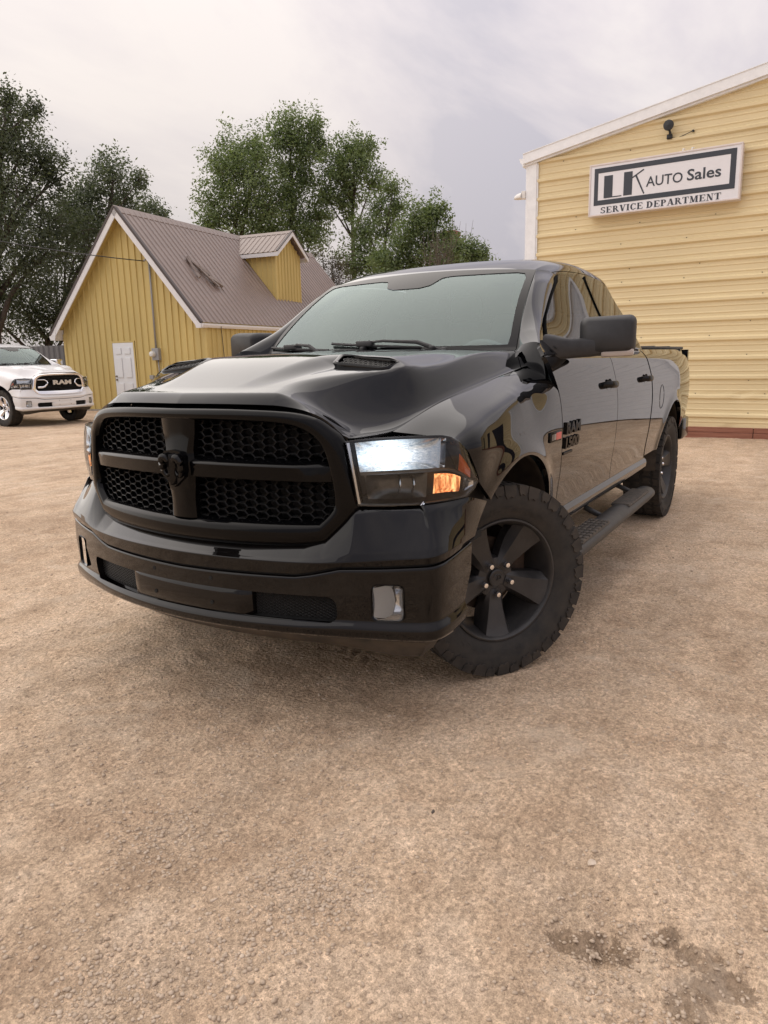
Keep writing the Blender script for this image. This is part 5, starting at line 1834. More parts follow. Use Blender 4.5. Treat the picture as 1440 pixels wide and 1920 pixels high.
def build_truck(root, style):
    PNT = style['paint']
    hi = style.get('hi', True)
    g = (lambda n: max(6, int(n))) if hi else (lambda n: max(6, int(n * .5)))

    # ---------------- hood
    def S_hood(q, x):
        # q -1..1 across
        xf = np.interp(np.abs(q), [0, .6, .8, .9, .96, 1.0], [0, 0, 0, 0, 0, 0])
        yy = q * cut_y(x)
        return np.stack([x + xf, yy, hood_z(x, yy)], -1)

    def g_front(P):
        return hf(np.abs(P[:, 1])) - P[:, 0] - .004

    rear = lin([0, .4, .7, .80, .83, .86], [-.455, -.47, -.475, -.468, -.435, -.38])

    def g_rear(P):
        return P[:, 0] - rear(np.abs(P[:, 1])) - .003
    v_hole = poly_sd([(.430, .372), (.424, .612), (.358, .632), (.360, .358)])
    qs = np.r_[-1 + .004, np.linspace(-.985, .985, g(110)), 1 - .004]
    hood = skin_obj('hood', Skin(S_hood, qs, np.r_[np.linspace(-.50, .78, g(70)), np.linspace(.79, .94, g(22))], [g_front, g_rear] + ([lambda P: -v_hole(P[:, 0], np.abs(P[:, 1]))] if style.get('vents', True) else []), flip=False, lip=.012), PNT, root)
    # ---------------- hood vents
    if style.get('vents', True):
        for sg in (1, -1):
            c = [(.438, .365, 0), (.432, .620, 0), (.350, .640, 0), (.352, .350, 0)]
            c = [Vector((x, y, float(hood_z(np.array([x]), np.array([y]))[0]) + .004)) for x, y, z in c]

            def pt(a, b, d):
                p = c[0].lerp(c[1], a).lerp(c[3].lerp(c[2], a), b)
                n = (c[1] - c[0]).cross(c[3] - c[0]).normalized()
                p = p + n * d
                return (p.x, p.y * sg, p.z)
            o_ = rrect(.5, .5, .5, .5, .16); i_ = rrect(.52, .52, .445, .39, .14)
            m_ = [((a * .5 + b * .5), (c_ * .5 + d_ * .5)) for (a, c_), (b, d_) in zip(o_, i_)]
            mb = MB()
            mb.rings([[pt(a, b, -.025) for a, b in o_], [pt(a, b, -.002) for a, b in o_], [pt(a, b, .0035) for a, b in m_], [pt(a, b, .000) for a, b in i_], [pt(a, b, -.03) for a, b in i_]])
            fr = fix_normals(mb.build('hood_vent', PNT, hood, smooth=True, angle=50))
            mb = MB()
            mb.add([pt(a, b, -.024) for a, b in i_], [tuple(range(len(i_)))])
            vo = mb.build('vent_floor', M_VOID, hood)
            mb = MB()
            for r_ in range(4):
                for q in range(10):
                    ca, cb = .14 + q * .085 + (r_ % 2) * .0425, .26 + r_ * .19
                    if not (.12 < ca < .93): continue
                    hx = [(ca + .038 * math.cos(R(60 * k)), cb + .105 * math.sin(R(60 * k))) for k in range(6)]
                    hy = [(ca + .028 * math.cos(R(60 * k)), cb + .078 * math.sin(R(60 * k))) for k in range(6)]
                    mb.rings([[pt(a, b, -.006) for a, b in hx], [pt(a, b, -.006) for a, b in hy], [pt(a, b, -.018) for a, b in hy]])
            mb.build('vent_mesh', M_MESH, hood)

    # ---------------- fenders
    hl_x = lin([.70, .817, .905, .920, 1.02, 1.060, 1.083, 1.099, 1.103, 1.12], [.30, .325, .413, .416, .469, .506, .540, .605, .616, .72])

    def arch(c, gap=0.0):
        cx, cz, r = c
        return lambda P: np.where(P[:, 2] > cz - .5, np.hypot(P[:, 0] - cx, (P[:, 2] - cz)) - r - gap, -1)
    fsk = Skin(S_fender, np.linspace(-.66, .70, g(110)), np.linspace(.0, .985, g(90)),
               [lambda P: P[:, 0] - door_f(P[:, 2]) - .004, lambda P: hl_x(P[:, 2]) - P[:, 0] - .004, arch(ARF), lambda P: np.where(P[:, 0] > 0, P[:, 2] - .66, P[:, 2] - .60)], flip=True, lip=.02)
    pair('fender', fsk, PNT, root)
    # ---------------- doors
    Z = np.linspace(.60, 1.372, g(56))
    us = np.linspace(0, 1, g(60))

    def S_panel(xa, xb):
        def f(u, z):
            a = xa(z); b = xb(z)
            return S_side(a + (b - a) * u, z)
        return f
    wf, wr = poly_sd(WIN_F), poly_sd(WIN_R)
    low_f = Skin(S_panel(lambda z: door_f(z) - .004, lambda z: door_b(z) + .004), us, Z, flip=True, lip=.02)
    low_r = Skin(S_panel(lambda z: door_b(z) - .004, lambda z: door_e(z) + .004), us, Z, flip=True, lip=.02)
    gu = np.linspace(0, 1, g(110)); gt = np.linspace(.02, .562, g(60))
    up_f = Skin(S_gh, gu, gt, [lambda P: P[:, 0] - door_b(P[:, 2]) - .004, lambda P: -wf(P[:, 0], P[:, 2])], flip=True, lip=.018)
    up_r = Skin(S_gh, gu, gt, [lambda P: door_b(P[:, 2]) - .004 - P[:, 0], lambda P: P[:, 0] - door_e(P[:, 2]) - .004, lambda P: -wr(P[:, 0], P[:, 2])], flip=True, lip=.018)
    fd = pair('front_door', [low_f, up_f], PNT, root)
    rd = pair('rear_door', [low_r, up_r], PNT, root)
    S_in = offs(S_gh, .014, 1)
    gl_f = Skin(S_in, gu, gt, [lambda P: wf(P[:, 0], P[:, 2]) + .018], flip=True, lip=0)
    gl_r = Skin(S_in, gu, gt, [lambda P: wr(P[:, 0], P[:, 2]) + .018], flip=True, lip=0)
    for dr, gs in ((fd, gl_f), (rd, gl_r)):
        skin_obj('window_glass', gs, M_PRIV, dr[0]); skin_obj('window_glass', gs.mirror(), M_PRIV, dr[1])
    # dark window seals
    for dr, wn in ((fd, WIN_F), (rd, WIN_R)):
        cx = sum(p[0] for p in wn) / len(wn); cz = sum(p[1] for p in wn) / len(wn)
        for d_, sg in zip(dr, (1, -1)):
            mb = MB()
            loop = []
            W = wn + wn[:1]
            for (a, b) in zip(W[:-1], W[1:]):
                for k in range(8):
                    x = a[0] + (b[0] - a[0]) * k / 8; z = a[1] + (b[1] - a[1]) * k / 8
                    ts = np.linspace(0, .6, 200); sec = gh_sec(ts); kk = (sec[:, 1] - 1.355) / .6
                    zz = sec[:, 1] + roof_dz(x) * kk
                    y = float(np.interp(z, zz, sec[:, 0])) - .07 * max(0, min(1, (-2.42 - x) / .24)) ** 2
                    loop.append((x, (y + .003) * sg, z))
            loop.append(loop[0])
            mb.tube(loop, .012, 6, caps=False)
            mb.build('window_seal', M_SEAL, d_, smooth=True)
    # handles
    def handle(px, pz):
        mb = MB()
        y = float(side_y(np.array(px), np.array(pz)))
        rs = []
        for k, (dx, o, h) in enumerate([(.105, .006, .016), (.09, .030, .019), (.05, .040, .021), (0, .043, .021), (-.05, .040, .020), (-.09, .030, .018), (-.105, .006, .015)]):
            rs.append([(px + dx, y + o + .012 * math.cos(a) - .006, pz + h * math.sin(a) + .02 * dx) for a in np.linspace(0, 2 * math.pi, 11)[:-1]])
        mb.rings(rs, cap0=True, cap1=True)
        # recess bowl behind
        mb2 = MB()
        mb2.lathe([(.034, .004), (.030, .002), (.012, -.001), (.0, -.002)], 20, lambda a, b, h: (px + a * 1.9, y + h, pz - .002 + b))
        return mb, mb2
    for dr, hx in ((fd, -1.40), (rd, -2.40)):
        a, b = handle(hx, 1.19)
        for d_, f in zip(dr, (lambda m: m, mirror_mb)):
            fix_normals(f(a).build('door_handle', style.get('handle', M_BADGE), d_, smooth=True, angle=50))
            f(b).build('handle_recess', M_VOID, d_, smooth=True)
    # ---------------- roof + rear cab
    rf = Skin(S_gh, np.linspace(0, 1, g(90)), np.linspace(.568, 1.0, g(44)), flip=True, lip=.012)
    skin_obj('roof', [rf, rf.mirror()], PNT, root)
    cr = Skin(S_gh, np.linspace(.6, 1, g(40)), np.linspace(.0, .562, g(50)), [lambda P: door_e(P[:, 2]) - .004 - P[:, 0]], flip=True, lip=.01)
    pair('cab_corner', cr, PNT, root)
    # side strip of the cab below the belt behind the rear door, and the back wall
    mb = MB()
    ts = np.linspace(0, 1, 24); q = S_gh(np.ones(24), ts)
    ring = [tuple(p) for p in q] + [(p[0], -p[1], p[2]) for p in q[::-1][1:]]
    low = [(-2.66, -.95, .75), (-2.66, .95, .75)]
    mb.add(ring + low, [tuple(range(len(ring) + 2))])
    fix_normals(mb.build('cab_back', PNT, root))
    mb = MB(); mb.bbox((-2.668, -.60, 1.42), (-2.655, .60, 1.78), .05, mat=Matrix.Rotation(0, 4, 'Y'))
    mb.build('rear_window', M_FRIT, root, smooth=True, angle=40)
    # ---------------- windscreen, pillars
    wsk = Skin(S_ws, np.linspace(-1, 1, g(40)), np.linspace(-.10, 1, g(26)), flip=False, lip=0)
    ws = skin_obj('windshield', wsk, M_GLASS, root)
    wi = poly_sd([(-.955, .045), (.955, .045), (.965, .15), (.955, .86), (.93, .925), (.86, .945), (.34, .945), (.26, .93), (.20, .83), (.12, .80), (-.12, .80), (-.20, .83), (-.26, .93), (-.34, .945), (-.86, .945), (-.93, .925), (-.955, .86), (-.965, .15)])
    S_wo = offs(S_ws, .003)

    def g_border(P):
        t_ = (P[:, 2] - 1.394) / .437; s_ = P[:, 1] / (.772 - .104 * t_)
        return .004 - wi(s_, t_)
    skin_obj('glass_border', Skin(S_wo, np.linspace(-1, 1, g(90)), np.linspace(-.10, 1, g(60)), [g_border], lip=0), M_FRIT, ws)
    pk = Skin(S_pillar, np.linspace(0, 1, g(20)), np.linspace(.0, 1.0, g(36)), flip=False, lip=.012)
    pair('windshield_pillar', pk, PNT, root)
    # corner panel that fills between hood corner, pillar foot and door
    def S_skirt(w_, b):
        A = S_pillar(w_, 0 * w_)
        B = np.stack([-.462 + .042 * w_, .800 + .164 * w_, 1.325 - .085 * w_], -1)
        P = A + (B - A) * b[:, None]
        sag = .010 * 4 * b * (1 - b)
        return P + np.stack([.5 * sag, .55 * sag, .65 * sag], -1)
    sk1 = Skin(S_skirt, np.linspace(0, 1, g(40)), np.linspace(0, 1, g(24)), lip=0)
    sk2 = Skin(S_hood, np.linspace(.84, 1.0, g(20)), np.linspace(-.56, -.36, g(24)), [lambda P: rear(np.abs(P[:, 1])) - .005 - P[:, 0]], lip=0)
    pair('cowl_corner', [sk1, sk2], PNT, root)
    # cowl panel under the glass
    mb = MB()
    rs = []
    for y in np.linspace(-.82, .82, 25):
        x0 = -.545 + .17 * (1 - (y / .772) ** 2)
        rs.append([(-.42 + .0 * y, y, 1.355), (-.46, y, 1.375), (min(-.44, x0 + .03), y, 1.388), (x0 - .02, y, 1.378), (x0 - .06, y, 1.36)])
    mb.rings(rs, close=False)
    fix_normals(mb.build('cowl', M_PLAST, root, smooth=True))
    # wipers
    def ws_pt(s, t, d):
        p = S_ws(np.array([s]), np.array([t]))[0]
        return Vector((p[0] + d * .6, p[1], p[2] + d * .8))
    for (s0, s1, t1, sp) in ((.42, -.30, .085, .58), (-.30, -.97, .055, -.36)):
        mb = MB()
        L_ = [ws_pt(s0 + (s1 - s0) * k / 12, .022 + (t1 - .022) * k / 12 * (1 if sp > 0 else 1), .012) for k in range(13)]
        mb.tube(L_, .008, 6)
        piv = Vector((-.475 + .17 * (1 - sp * sp) * .6, sp * .77, 1.392))
        mid = L_[7]
        mb.tube([piv, piv.lerp(mid, .3) + Vector((.02, 0, .035)), piv.lerp(mid, .75) + Vector((.012, 0, .03)), mid + Vector((.006, 0, .012))], [.011, .010, .007, .006], 7)
        mb.bbox((mid.x - .02, mid.y - .05, mid.z - .006), (mid.x + .022, mid.y + .05, mid.z + .024), .008)
        mb.lathe([(.022, -.02), (.022, .012), (.0, .018)], 14, lambda a, b, h: (piv.x + a, piv.y + b, piv.z + h))
        mb.build('wiper', M_PLAST, root, smooth=True, angle=45)
    # washer nozzles
    for y in (.0, .40):
        mb = MB(); mb.bbox((-.40, y - .012, hood_z(np.array([-.39]), np.array([y]))[0] - .004), (-.36, y + .012, hood_z(np.array([-.39]), np.array([y]))[0] + .014), .006)
        mb.build('washer_nozzle', M_PLAST, hood, smooth=True, angle=40)
    # ---------------- bed
    bz = np.linspace(.62, 1.386, g(56))
    bsk = Skin(S_panel(bed_f, lambda z: -4.70 + 0 * z), np.linspace(0, 1, g(150)), bz, [arch(ARR), lambda P: P[:, 2] - np.where(P[:, 0] < -3.6, .70, .60)], flip=True, lip=.03)
    bd = pair('bed_side', bsk, PNT, root)
    # fuel door ring
    mb = MB()
    fy = lambda x, z: float(side_y(np.array(x), np.array(z)))
    mb.tube([(-2.99 + .082 * math.cos(a), fy(-2.99 + .082 * math.cos(a), 1.035 + .088 * math.sin(a)) - .0005, 1.035 + .088 * math.sin(a)) for a in np.linspace(0, 2 * math.pi, 33)], .0028, 5, caps=False)
    mb.build('fuel_door', M_VOID, bd[0], smooth=True)
    mb = MB()
    mb.bbox((-4.68, -.93, .74), (-4.74, .93, 1.385), .02)
    mb.build('tailgate', PNT, root, smooth=True, angle=40)
    for sg in (1, -1):
        mb = MB(); mb.bbox((-4.735, sg * .86 - .065, .98), (-4.55, sg * .86 + .075, 1.30), .03)
        mb.build('tail_light', pbr('tail_red', (.25, .01, .01), .2, coat=1) if 'tail_red' not in MATS else MATS['tail_red'], root, smooth=True, angle=40)
    mb = MB()
    mb.bbox((-4.60, -.90, 1.386), (-2.69, .90, 1.412), .012)
    for x in (-3.3, -3.95): mb.box((x - .006, -.89, 1.4125), (x + .006, .89, 1.416))
    mb.build('bed_cover', M_PLAST, root, smooth=True, angle=40)
    mb = MB()
    mb.bbox((-4.92, -.94, .56), (-4.64, .94, .76), .05)
    mb.bbox((-4.70, .90, .56), (-4.36, .975, .765), .03); mb.bbox((-4.70, -.975, .56), (-4.36, -.90, .765), .03)
    mb.build('rear_bumper', style.get('rear_bumper', M_SATIN), root, smooth=True, angle=40)
    # ---------------- sills, underbody, wheel wells
    for sg in (1, -1):
        mb = MB()
        rs = []
        for x in np.linspace(-.50, -2.72, 16):
            rs.append([(x, sg * yy, zz) for yy, zz in ((.952, .612), (.978, .588), (.984, .566), (.980, .535), (.962, .512), (.93, .498), (.84, .498), (.84, .612))])
        mb.rings(rs, cap0=True, cap1=True)
        fix_normals(mb.build('rocker_panel', PNT, root, smooth=True, angle=50))
    mb = MB()
    mb.box((-2.72, -.86, .50), (-.46, .86, .66))
    mb.box((-4.60, -.70, .52), (-2.72, .70, .70))
    mb.box((-.46, -.52, .42), (.70, .52, .75))
    for sg in (1, -1): mb.bbox((-4.6, sg * .45 - .05, .44), (.66, sg * .45 + .05, .56), .01)
    mb.tube([(-3.57, -.80, .41), (-3.57, .80, .41)], .05, 10); mb.tube([(0, -.75, .38), (0, .75, .38)], .035, 10)
    mb.bbox((-3.72, -.16, .28), (-3.42, .16, .54), .06)
    mb.build('underbody', M_WELL, root)
    for (cx, cz, r) in (ARF, ARR):
        for sg in (1, -1):
            mb = MB()
            rs = []
            rr = r + .004
            an = [R(a) for a in np.linspace(-4, 184, 30)]
            for yy, k in ((.985, 1.0), (.965, 1.0), (.94, 1.03), (.60, 1.04), (.56, .6), (.55, .05)):
                rs.append([(cx + rr * k * math.cos(a), sg * (yy - (taper(cx + rr * math.cos(a)) if yy > .9 else 0)), cz + rr * k * math.sin(a)) for a in an])
            mb.rings(rs, close=False)
            mb.build('wheel_well', M_WELL, root, smooth=True, angle=60)
    # suspension upright seen behind the wheel
    for sg in (1, -1):
        mb = MB()
        mb.tube([(-.02, sg * .62, .40), (-.05, sg * .58, .95)], .045, 10)
        mb.tube([(.06, sg * .55, .80), (-.10, sg * .66, .62)], .03, 8)
        mb.build('strut', M_WELL, root, smooth=True, angle=40)
    # ---------------- interior
    mb = MB()
    rs = []
    for y in np.linspace(-.80, .80, 17):
        hump = .045 * math.exp(-((y - .40) / .20) ** 2)
        rs.append([(-.52, y, 1.30), (-.60, y, 1.345 + hump * .3), (-.80, y, 1.36 + hump), (-.93, y, 1.33 + hump), (-.97, y, 1.22), (-.95, y, .95)])
    mb.rings(rs, close=False)
    mb.build('dashboard', M_DASH, root, smooth=True, angle=50)
    mb = MB()
    c = Vector((-1.08, .40, 1.275)); ax = Vector((-.88, 0, .47)).normalized(); e1 = Vector((0, 1, 0)); e2 = ax.cross(e1)
    mb.tube([c + e1 * (.19 * math.cos(a)) + e2 * (.19 * math.sin(a)) for a in np.linspace(0, 2 * math.pi, 33)], .015, 8, caps=False)
    for a in (0, math.pi, math.pi * 1.5): mb.tube([c, c + e1 * (.18 * math.cos(a)) + e2 * (.18 * math.sin(a))], [.03, .014], 6)
    mb.lathe([(.06, .0), (.055, .025), (.0, .03)], 20, lambda a, b, h: tuple(c + e1 * a + e2 * b + ax * h))
    mb.build('steering_wheel', M_DASH, root, smooth=True, angle=50)
    for (x, ys) in ((-1.62, (.40, -.40)), (-2.42, (.42, -.42))):
        for y in ys:
            mb = MB()
            mt = Matrix.Translation((x, y, 1.02)) @ Matrix.Rotation(R(-14), 4, 'Y')
            mb.bbox((-.08, -.25, -.05), (.08, .25, .62), .06, mat=mt)
            mb.bbox((-.05, -.13, .65), (.06, .13, .84), .05, mat=mt)
            mb.bbox((-.05, -.26, -.12), (.52, .26, .05), .05, mat=Matrix.Translation((x, y, 1.0)))
            mb.build('seat', M_SEAT, root, smooth=True, angle=50)
    mb = MB()
    mb.bbox((-1.17, -.12, 1.70), (-1.14, .12, 1.77), .02)
    mb.tube([(-1.15, 0, 1.76), (-1.10, 0, 1.83)], .012, 8)
    mb.build('rear_view_mirror', M_PLAST, root, smooth=True, angle=50)
    mb = MB(); mb.box((-2.6, -.9, .66), (-.5, .9, .70)); mb.build('cabin_floor', M_DASH, root)
    # ---------------- grille
    oh, ih = dens(G_OUT), dens(G_IN)
    OL, IL = full_loop(oh), full_loop(ih)
    mb = MB()
    prof = [(0.0, -.040), (0.0, -.012), (.06, .004), (.16, .012), (.45, .017), (.72, .014), (.80, .010), (1.0, -.022), (1.02, -.05)] if style.get('grille') != 'chrome' else \
        [(0.0, -.04), (0.0, -.008), (.10, .012), (.3, .022), (.42, .018), (.48, .004), (.9, -.004), (1.0, -.010), (1.03, -.045)]
    rs = []
    for w_, d in prof:
        rs.append([(float(xg(a + (c - a) * w_)) + d, a + (c - a) * w_, b + (e - b) * w_) for (a, b), (c, e) in zip(OL, IL)])
    mb.rings(rs)
    gr = fix_normals(mb.build('grille', style.get('grille_mat', M_SATIN), root, smooth=True, angle=42))
    mb = MB()
    bk = [(float(xg(a)) - .075, a, b) for a, b in OL]
    mb.add(bk, [tuple(range(len(bk)))[::-1]])
    mb.build('radiator', M_VOID, gr)
    if style.get('grille') != 'chrome':
        # cross bars: curved across the nose
        for sg in (1, -1):
            mb = MB(); rs = []
            for y in np.linspace(.070, .615, 14):
                zt = 1.012 - .006 * (y / .6) ** 2; zb = .948 - .006 * (y / .6) ** 2
                f = min(1, max(0, (y - .56) / .05))
                b_ = float(xg(y))
                rs.append([(b_ - .05, y * sg, zt + .016), (b_ - .03, y * sg, zt + .012), (b_ + .012 * (1 - f), y * sg, zt - .010), (b_ + .016 * (1 - f), y * sg, zt - .016), (b_ + .012 * (1 - f), y * sg, zb), (b_ - .01, y * sg, zb - .006), (b_ - .05, y * sg, zb - .004)])
            mb.rings(rs, close=True)
            fix_normals(mb.build('grille_bar', M_SATIN, gr, smooth=True, angle=35))
        mb = MB(); rs = []
        for z in np.linspace(1.165, .785, 20):
            hw = float(np.interp(z, [.785, .86, .905, .98, 1.045, 1.10, 1.165], [.064, .062, .068, .074, .070, .082, .088]))
            bo = .006 + .016 * math.exp(-((z - .975) / .09) ** 2)
            b_ = float(xg(0))
            rs.append([(b_ - .05, -hw - .004, z), (b_ - .004, -hw, z), (b_ + bo * .9, -hw + .016, z), (b_ + bo + .004, -hw * .35, z), (b_ + bo + .004, hw * .35, z), (b_ + bo * .9, hw - .016, z), (b_ - .004, hw, z), (b_ - .05, hw + .004, z)])
        mb.rings(rs, close=True)
        fix_normals(mb.build('grille_post', M_SATIN, gr, smooth=True, angle=30))
        # honeycomb inserts: four openings
        insd = poly_sd(IL)
        cw, ch = .0425, .0285
        for sy in (1, -1):
            for up in (1, 0):
                mb = MB()
                for i in range(0, 17):
                    for j in range(-9, 10):
                        y = sy * (i * cw); z = .98 + j * ch + (ch / 2 if i % 2 else 0)
                        if abs(y) < .045 or abs(y) > .66: continue
                        if (z > .985) != bool(up): continue
                        if insd(np.array([y]), np.array([z]))[0] < -.022: continue
                        ho = [(.0263, 0), (.0140, .0147), (-.0140, .0147), (-.0263, 0), (-.0140, -.0147), (.0140, -.0147)]
                        o2 = [(y + a * 1.05, z + b) for a, b in ho]; i2 = [(y + a * .935, z + b * .86) for a, b in ho]
                        mb.rings([[(float(xg(a)) - .022, a, b) for a, b in o2], [(float(xg(a)) - .020, a, b) for a, b in i2], [(float(xg(a)) - .046, a, b) for a, b in i2]])
                mb.build('grille_mesh', M_MESH, gr)
        # shield with ram's head
        sh = [(0, 1.046), (.040, 1.040), (.058, 1.022), (.060, .97), (.054, .945), (0, .905), (-.054, .945), (-.060, .97), (-.058, 1.022), (-.040, 1.040)]
        x0 = float(xg(0)) + .034
        mb = MB(); mb.prism(sh, lambda a, b, d: (x0 + d, a, b), -.02, .004)
        em = fix_normals(mb.build('emblem', M_BADGE, gr))
        mb = MB()
        # head: brow, muzzle
        mb.rings([[(x0 + .004 + d, a * w_, z) for a, d in ((-1, 0), (-.6, .012), (0, .018), (.6, .012), (1, 0))] for z, w_ in ((1.032, .012), (1.018, .020), (.995, .019), (.965, .013), (.940, .012), (.922, .009), (.915, .003))], close=False)
        for sg in (1, -1):
            mb.tube([(x0 + .010 + .006 * math.sin(t), sg * (.031 + .019 * math.cos(t)), .985 + .036 * math.sin(t)) for t in np.linspace(R(150), R(-150), 16)], [.010, .012, .0135, .0145, .015, .015, .0145, .014, .013, .012, .011, .010, .0085, .007, .005, .003], 8)
        mb.build('ram_head', M_BADGE, gr, smooth=True, angle=50)
    else:
        x0 = float(xg(0)) - .012
        for k, z in enumerate(np.linspace(1.125, .825, 9)):
            if .91 < z < 1.03: continue
            mb = MB(); rs = []
            for y in np.linspace(-.58, .58, 21):
                b_ = float(xg(y)) - .012
                rs.append([(b_ - .02, y, z - .010), (b_, y, z - .008), (b_ + .004, y, z), (b_, y, z + .008), (b_ - .02, y, z + .010)])
            mb.rings(rs, close=True); mb.build('grille_slat', M_BADGE, gr, smooth=True)
        for sg in (1, -1):
            mb = MB()
            P_ = [(.575, .885), (.48, .885), (.43, .90), (.375, .945), (.355, .98), (.375, 1.02), (.43, 1.055), (.575, 1.055)]
            mb.tube([(float(xg(a)) + .0, sg * a, b) for a, b in P_], [.026, .026, .024, .020, .018, .016, .012, .008], 8)
            mb.build('grille_trim', M_CHROME, gr, smooth=True)
        mb = MB()
        text_solid(mb, 'RAM', lambda a, b, d: (float(xg(a - .24)) - .004 + d, a - .24, b + .935), .48, .105, .02, bold=.05)
        mb.build('grille_letters', pbr('letter_silver', (.55, .55, .56), .35, metal=.6), gr)
        insd = None
    # ---------------- headlamps
    lam = Skin(S_lamp, np.linspace(0.0, 1, g(40)), np.linspace(0, 1, g(24)), flip=True, lip=.03)
    S_back = offs(S_lamp, .055, 1)

    def sub(S, s0, s1, t0, t1, d0=.0):
        def f(a, b): return S(s0 + (s1 - s0) * a, t0 + (t1 - t0) * b)
        return f
    heads = pair('headlight', [Skin(S_lamp, np.linspace(0, 1, g(40)), np.linspace(0, 1, g(24)), flip=True, lip=0)], M_LENS, root)
    for o_, mir in zip(heads, (False, True)):
        mm = (lambda s: s.mirror()) if mir else (lambda s: s)

        def part(nm, S, mat, nu=14, nvv=10, lip=0.0):
            return skin_obj(nm, mm(Skin(S, np.linspace(0, 1, nu), np.linspace(0, 1, nvv), flip=True, lip=lip)), mat, o_)
        part('lamp_housing', sub(offs(S_lamp, .075), .005, .985, .01, .99), M_LAMPD)

        def S_rim(a, b):
            # dark bezel following the outline
            s = np.where(a < .25, a * 4, np.where(a < .5, 1, np.where(a < .75, 1 - (a - .5) * 4, 0)))
            t = np.where(a < .25, 0, np.where(a < .5, (a - .25) * 4, np.where(a < .75, 1, 1 - (a - .75) * 4)))
            s_ = .5 + (s - .5) * (1 - .045 * b); t_ = .5 + (t - .5) * (1 - .06 * b)
            P0 = offs(S_lamp, .004)(np.clip(s_, .003, .997), t_); P1 = offs(S_lamp, .07)(np.clip(s_, .01, .99), t_)
            return P0 + (P1 - P0) * (np.clip(b, .04, 1))[:, None]
        skin_obj('lamp_bezel', mm(Skin(S_rim, np.r_[np.linspace(0, 1, 57)], np.linspace(0, 1, 4), flip=False, lip=0)), M_LAMPB, o_)

        def bowl(s0, s1, t0, t1, d0, d1):
            def f(a, b):
                d = d0 + (d1 - d0) * (1 - (2 * a - 1) ** 2) * (1 - (2 * b - 1) ** 4)
                s = s0 + (s1 - s0) * a; t = t0 + (t1 - t0) * b
                e = 1e-3
                n = np.cross(S_lamp(s + e, t) - S_lamp(s - e, t), S_lamp(s, t + e) - S_lamp(s, t - e)); n /= np.linalg.norm(n, axis=1)[:, None] + 1e-9
                return S_lamp(s, t) + n * d[:, None]
            return f
        chrome = style.get('grille') == 'chrome'
        part('main_reflector', bowl(.05, .57, .04, .475, .012, .055), M_LIT if not chrome else M_LAMPC, 18, 14)
        part('reflector_edge', bowl(.56, .61, .03, .47, .012, .05), M_LAMPC, 6, 10)
        part('lower_bowl', bowl(.07, .50, .54, .93, .03, .068), M_LAMPB if not chrome else M_LAMPC, 16, 12)
        part('shelf', bowl(.05, .93, .475, .525, .010, .012), M_LAMPB, 16, 4)
        part('turn_signal', bowl(.535, .775, .56, .86, .014, .034), M_AMBER if not chrome else M_LAMPC, 14, 10)
        part('clear_reflector', bowl(.80, .95, .54, .84, .010, .016), M_LAMPC, 8, 8)
        part('side_reflector', bowl(.74, .90, .16, .46, .012, .02), M_AMBERR, 8, 8)
        part('lens_edge_glint', bowl(.006, .022, .03, .97, .005, .006), M_LAMPC, 4, 12)  # thin bright strip standing in for light caught on the lens edge
        # bulb shields in the lower bowl
        mb = MB()
        for s_ in (.30, .40):
            p = offs(S_lamp, .05)(np.array([s_]), np.array([.72]))[0]; p2 = S_lamp(np.array([s_]), np.array([.72]))[0]
            k = -1 if mir else 1
            mb.tube([(p[0], p[1] * k, p[2] - .03), ((p[0] + p2[0]) / 2, (p[1] + p2[1]) / 2 * k, p[2]), (p[0], p[1] * k, p[2] + .035)], .005, 6)
        mb.build('bulb_shield', M_LAMPC, o_, smooth=True)
    # ---------------- front bumper
    ss = np.r_[-np.linspace(0, BL, g(90))[::-1][:-1], np.linspace(0, BL, g(90))]

    def g_brear(P):
        return np.where(P[:, 0] < .75, P[:, 0] - b_rear(P[:, 2]), 1)
    up = Skin(S_bump_up, ss, np.r_[0, .06, .12, np.linspace(.16, .6, 10), .64, .68, .71, .74, .78, .86, .94, 1.0], [g_brear], flip=True, lip=.02)
    op = poly_sd(rrect(0, .487, .645, .050, .035, sk=0))
    fog = [poly_sd(rrect(sg * .818, .520, .054, .068, .022)) for sg in (1, -1)]
    s2 = np.r_[-np.linspace(0, BL, g(180))[::-1][:-1], np.linspace(0, BL, g(180))]
    lo = Skin(S_bump_lo, s2, np.r_[0, .02, .04, .07, .10, np.linspace(.13, .72, g(34)), .75, .78, .82, .86, .90, .93, .96, 1.0],
              [g_brear, lambda P: np.where(P[:, 0] > .7, -op(P[:, 1], P[:, 2]), 1), lambda P: np.where(P[:, 0] > .6, -np.maximum(fog[0](P[:, 1], P[:, 2]), fog[1](P[:, 1], P[:, 2])), 1)], flip=True, lip=.05)
    bu = skin_obj('front_bumper', [up, lo], PNT, root)
    # groove behind the step line
    mb = MB(); rs = []
    for s_ in np.linspace(-BL * .97, BL * .97, 90):
        a = np.array([abs(s_)]); x, y, nx, ny = b_frame(a); z = float(b_zs(a)[0]); sg = 1 if s_ >= 0 else -1
        rs.append([(float(x[0] - nx[0] * i), float(y[0] - ny[0] * i) * sg, z + dz) for i, dz in ((.02, .012), (.02, -.018), (.06, -.018), (.06, .012))])
    mb.rings(rs); mb.build('bumper_gap', M_VOID, bu)
    # lower opening: recess plate, mesh inserts, plate panel
    mb = MB(); rs = []
    for y in np.linspace(-.66, .66, 41):
        b_ = .985 - .27 * y * y
        rs.append([(b_ - .047, y, .43), (b_ - .047, y, .545)])
    mb.rings(rs, close=False); fix_normals(mb.build('intake_back', M_VOID, bu))
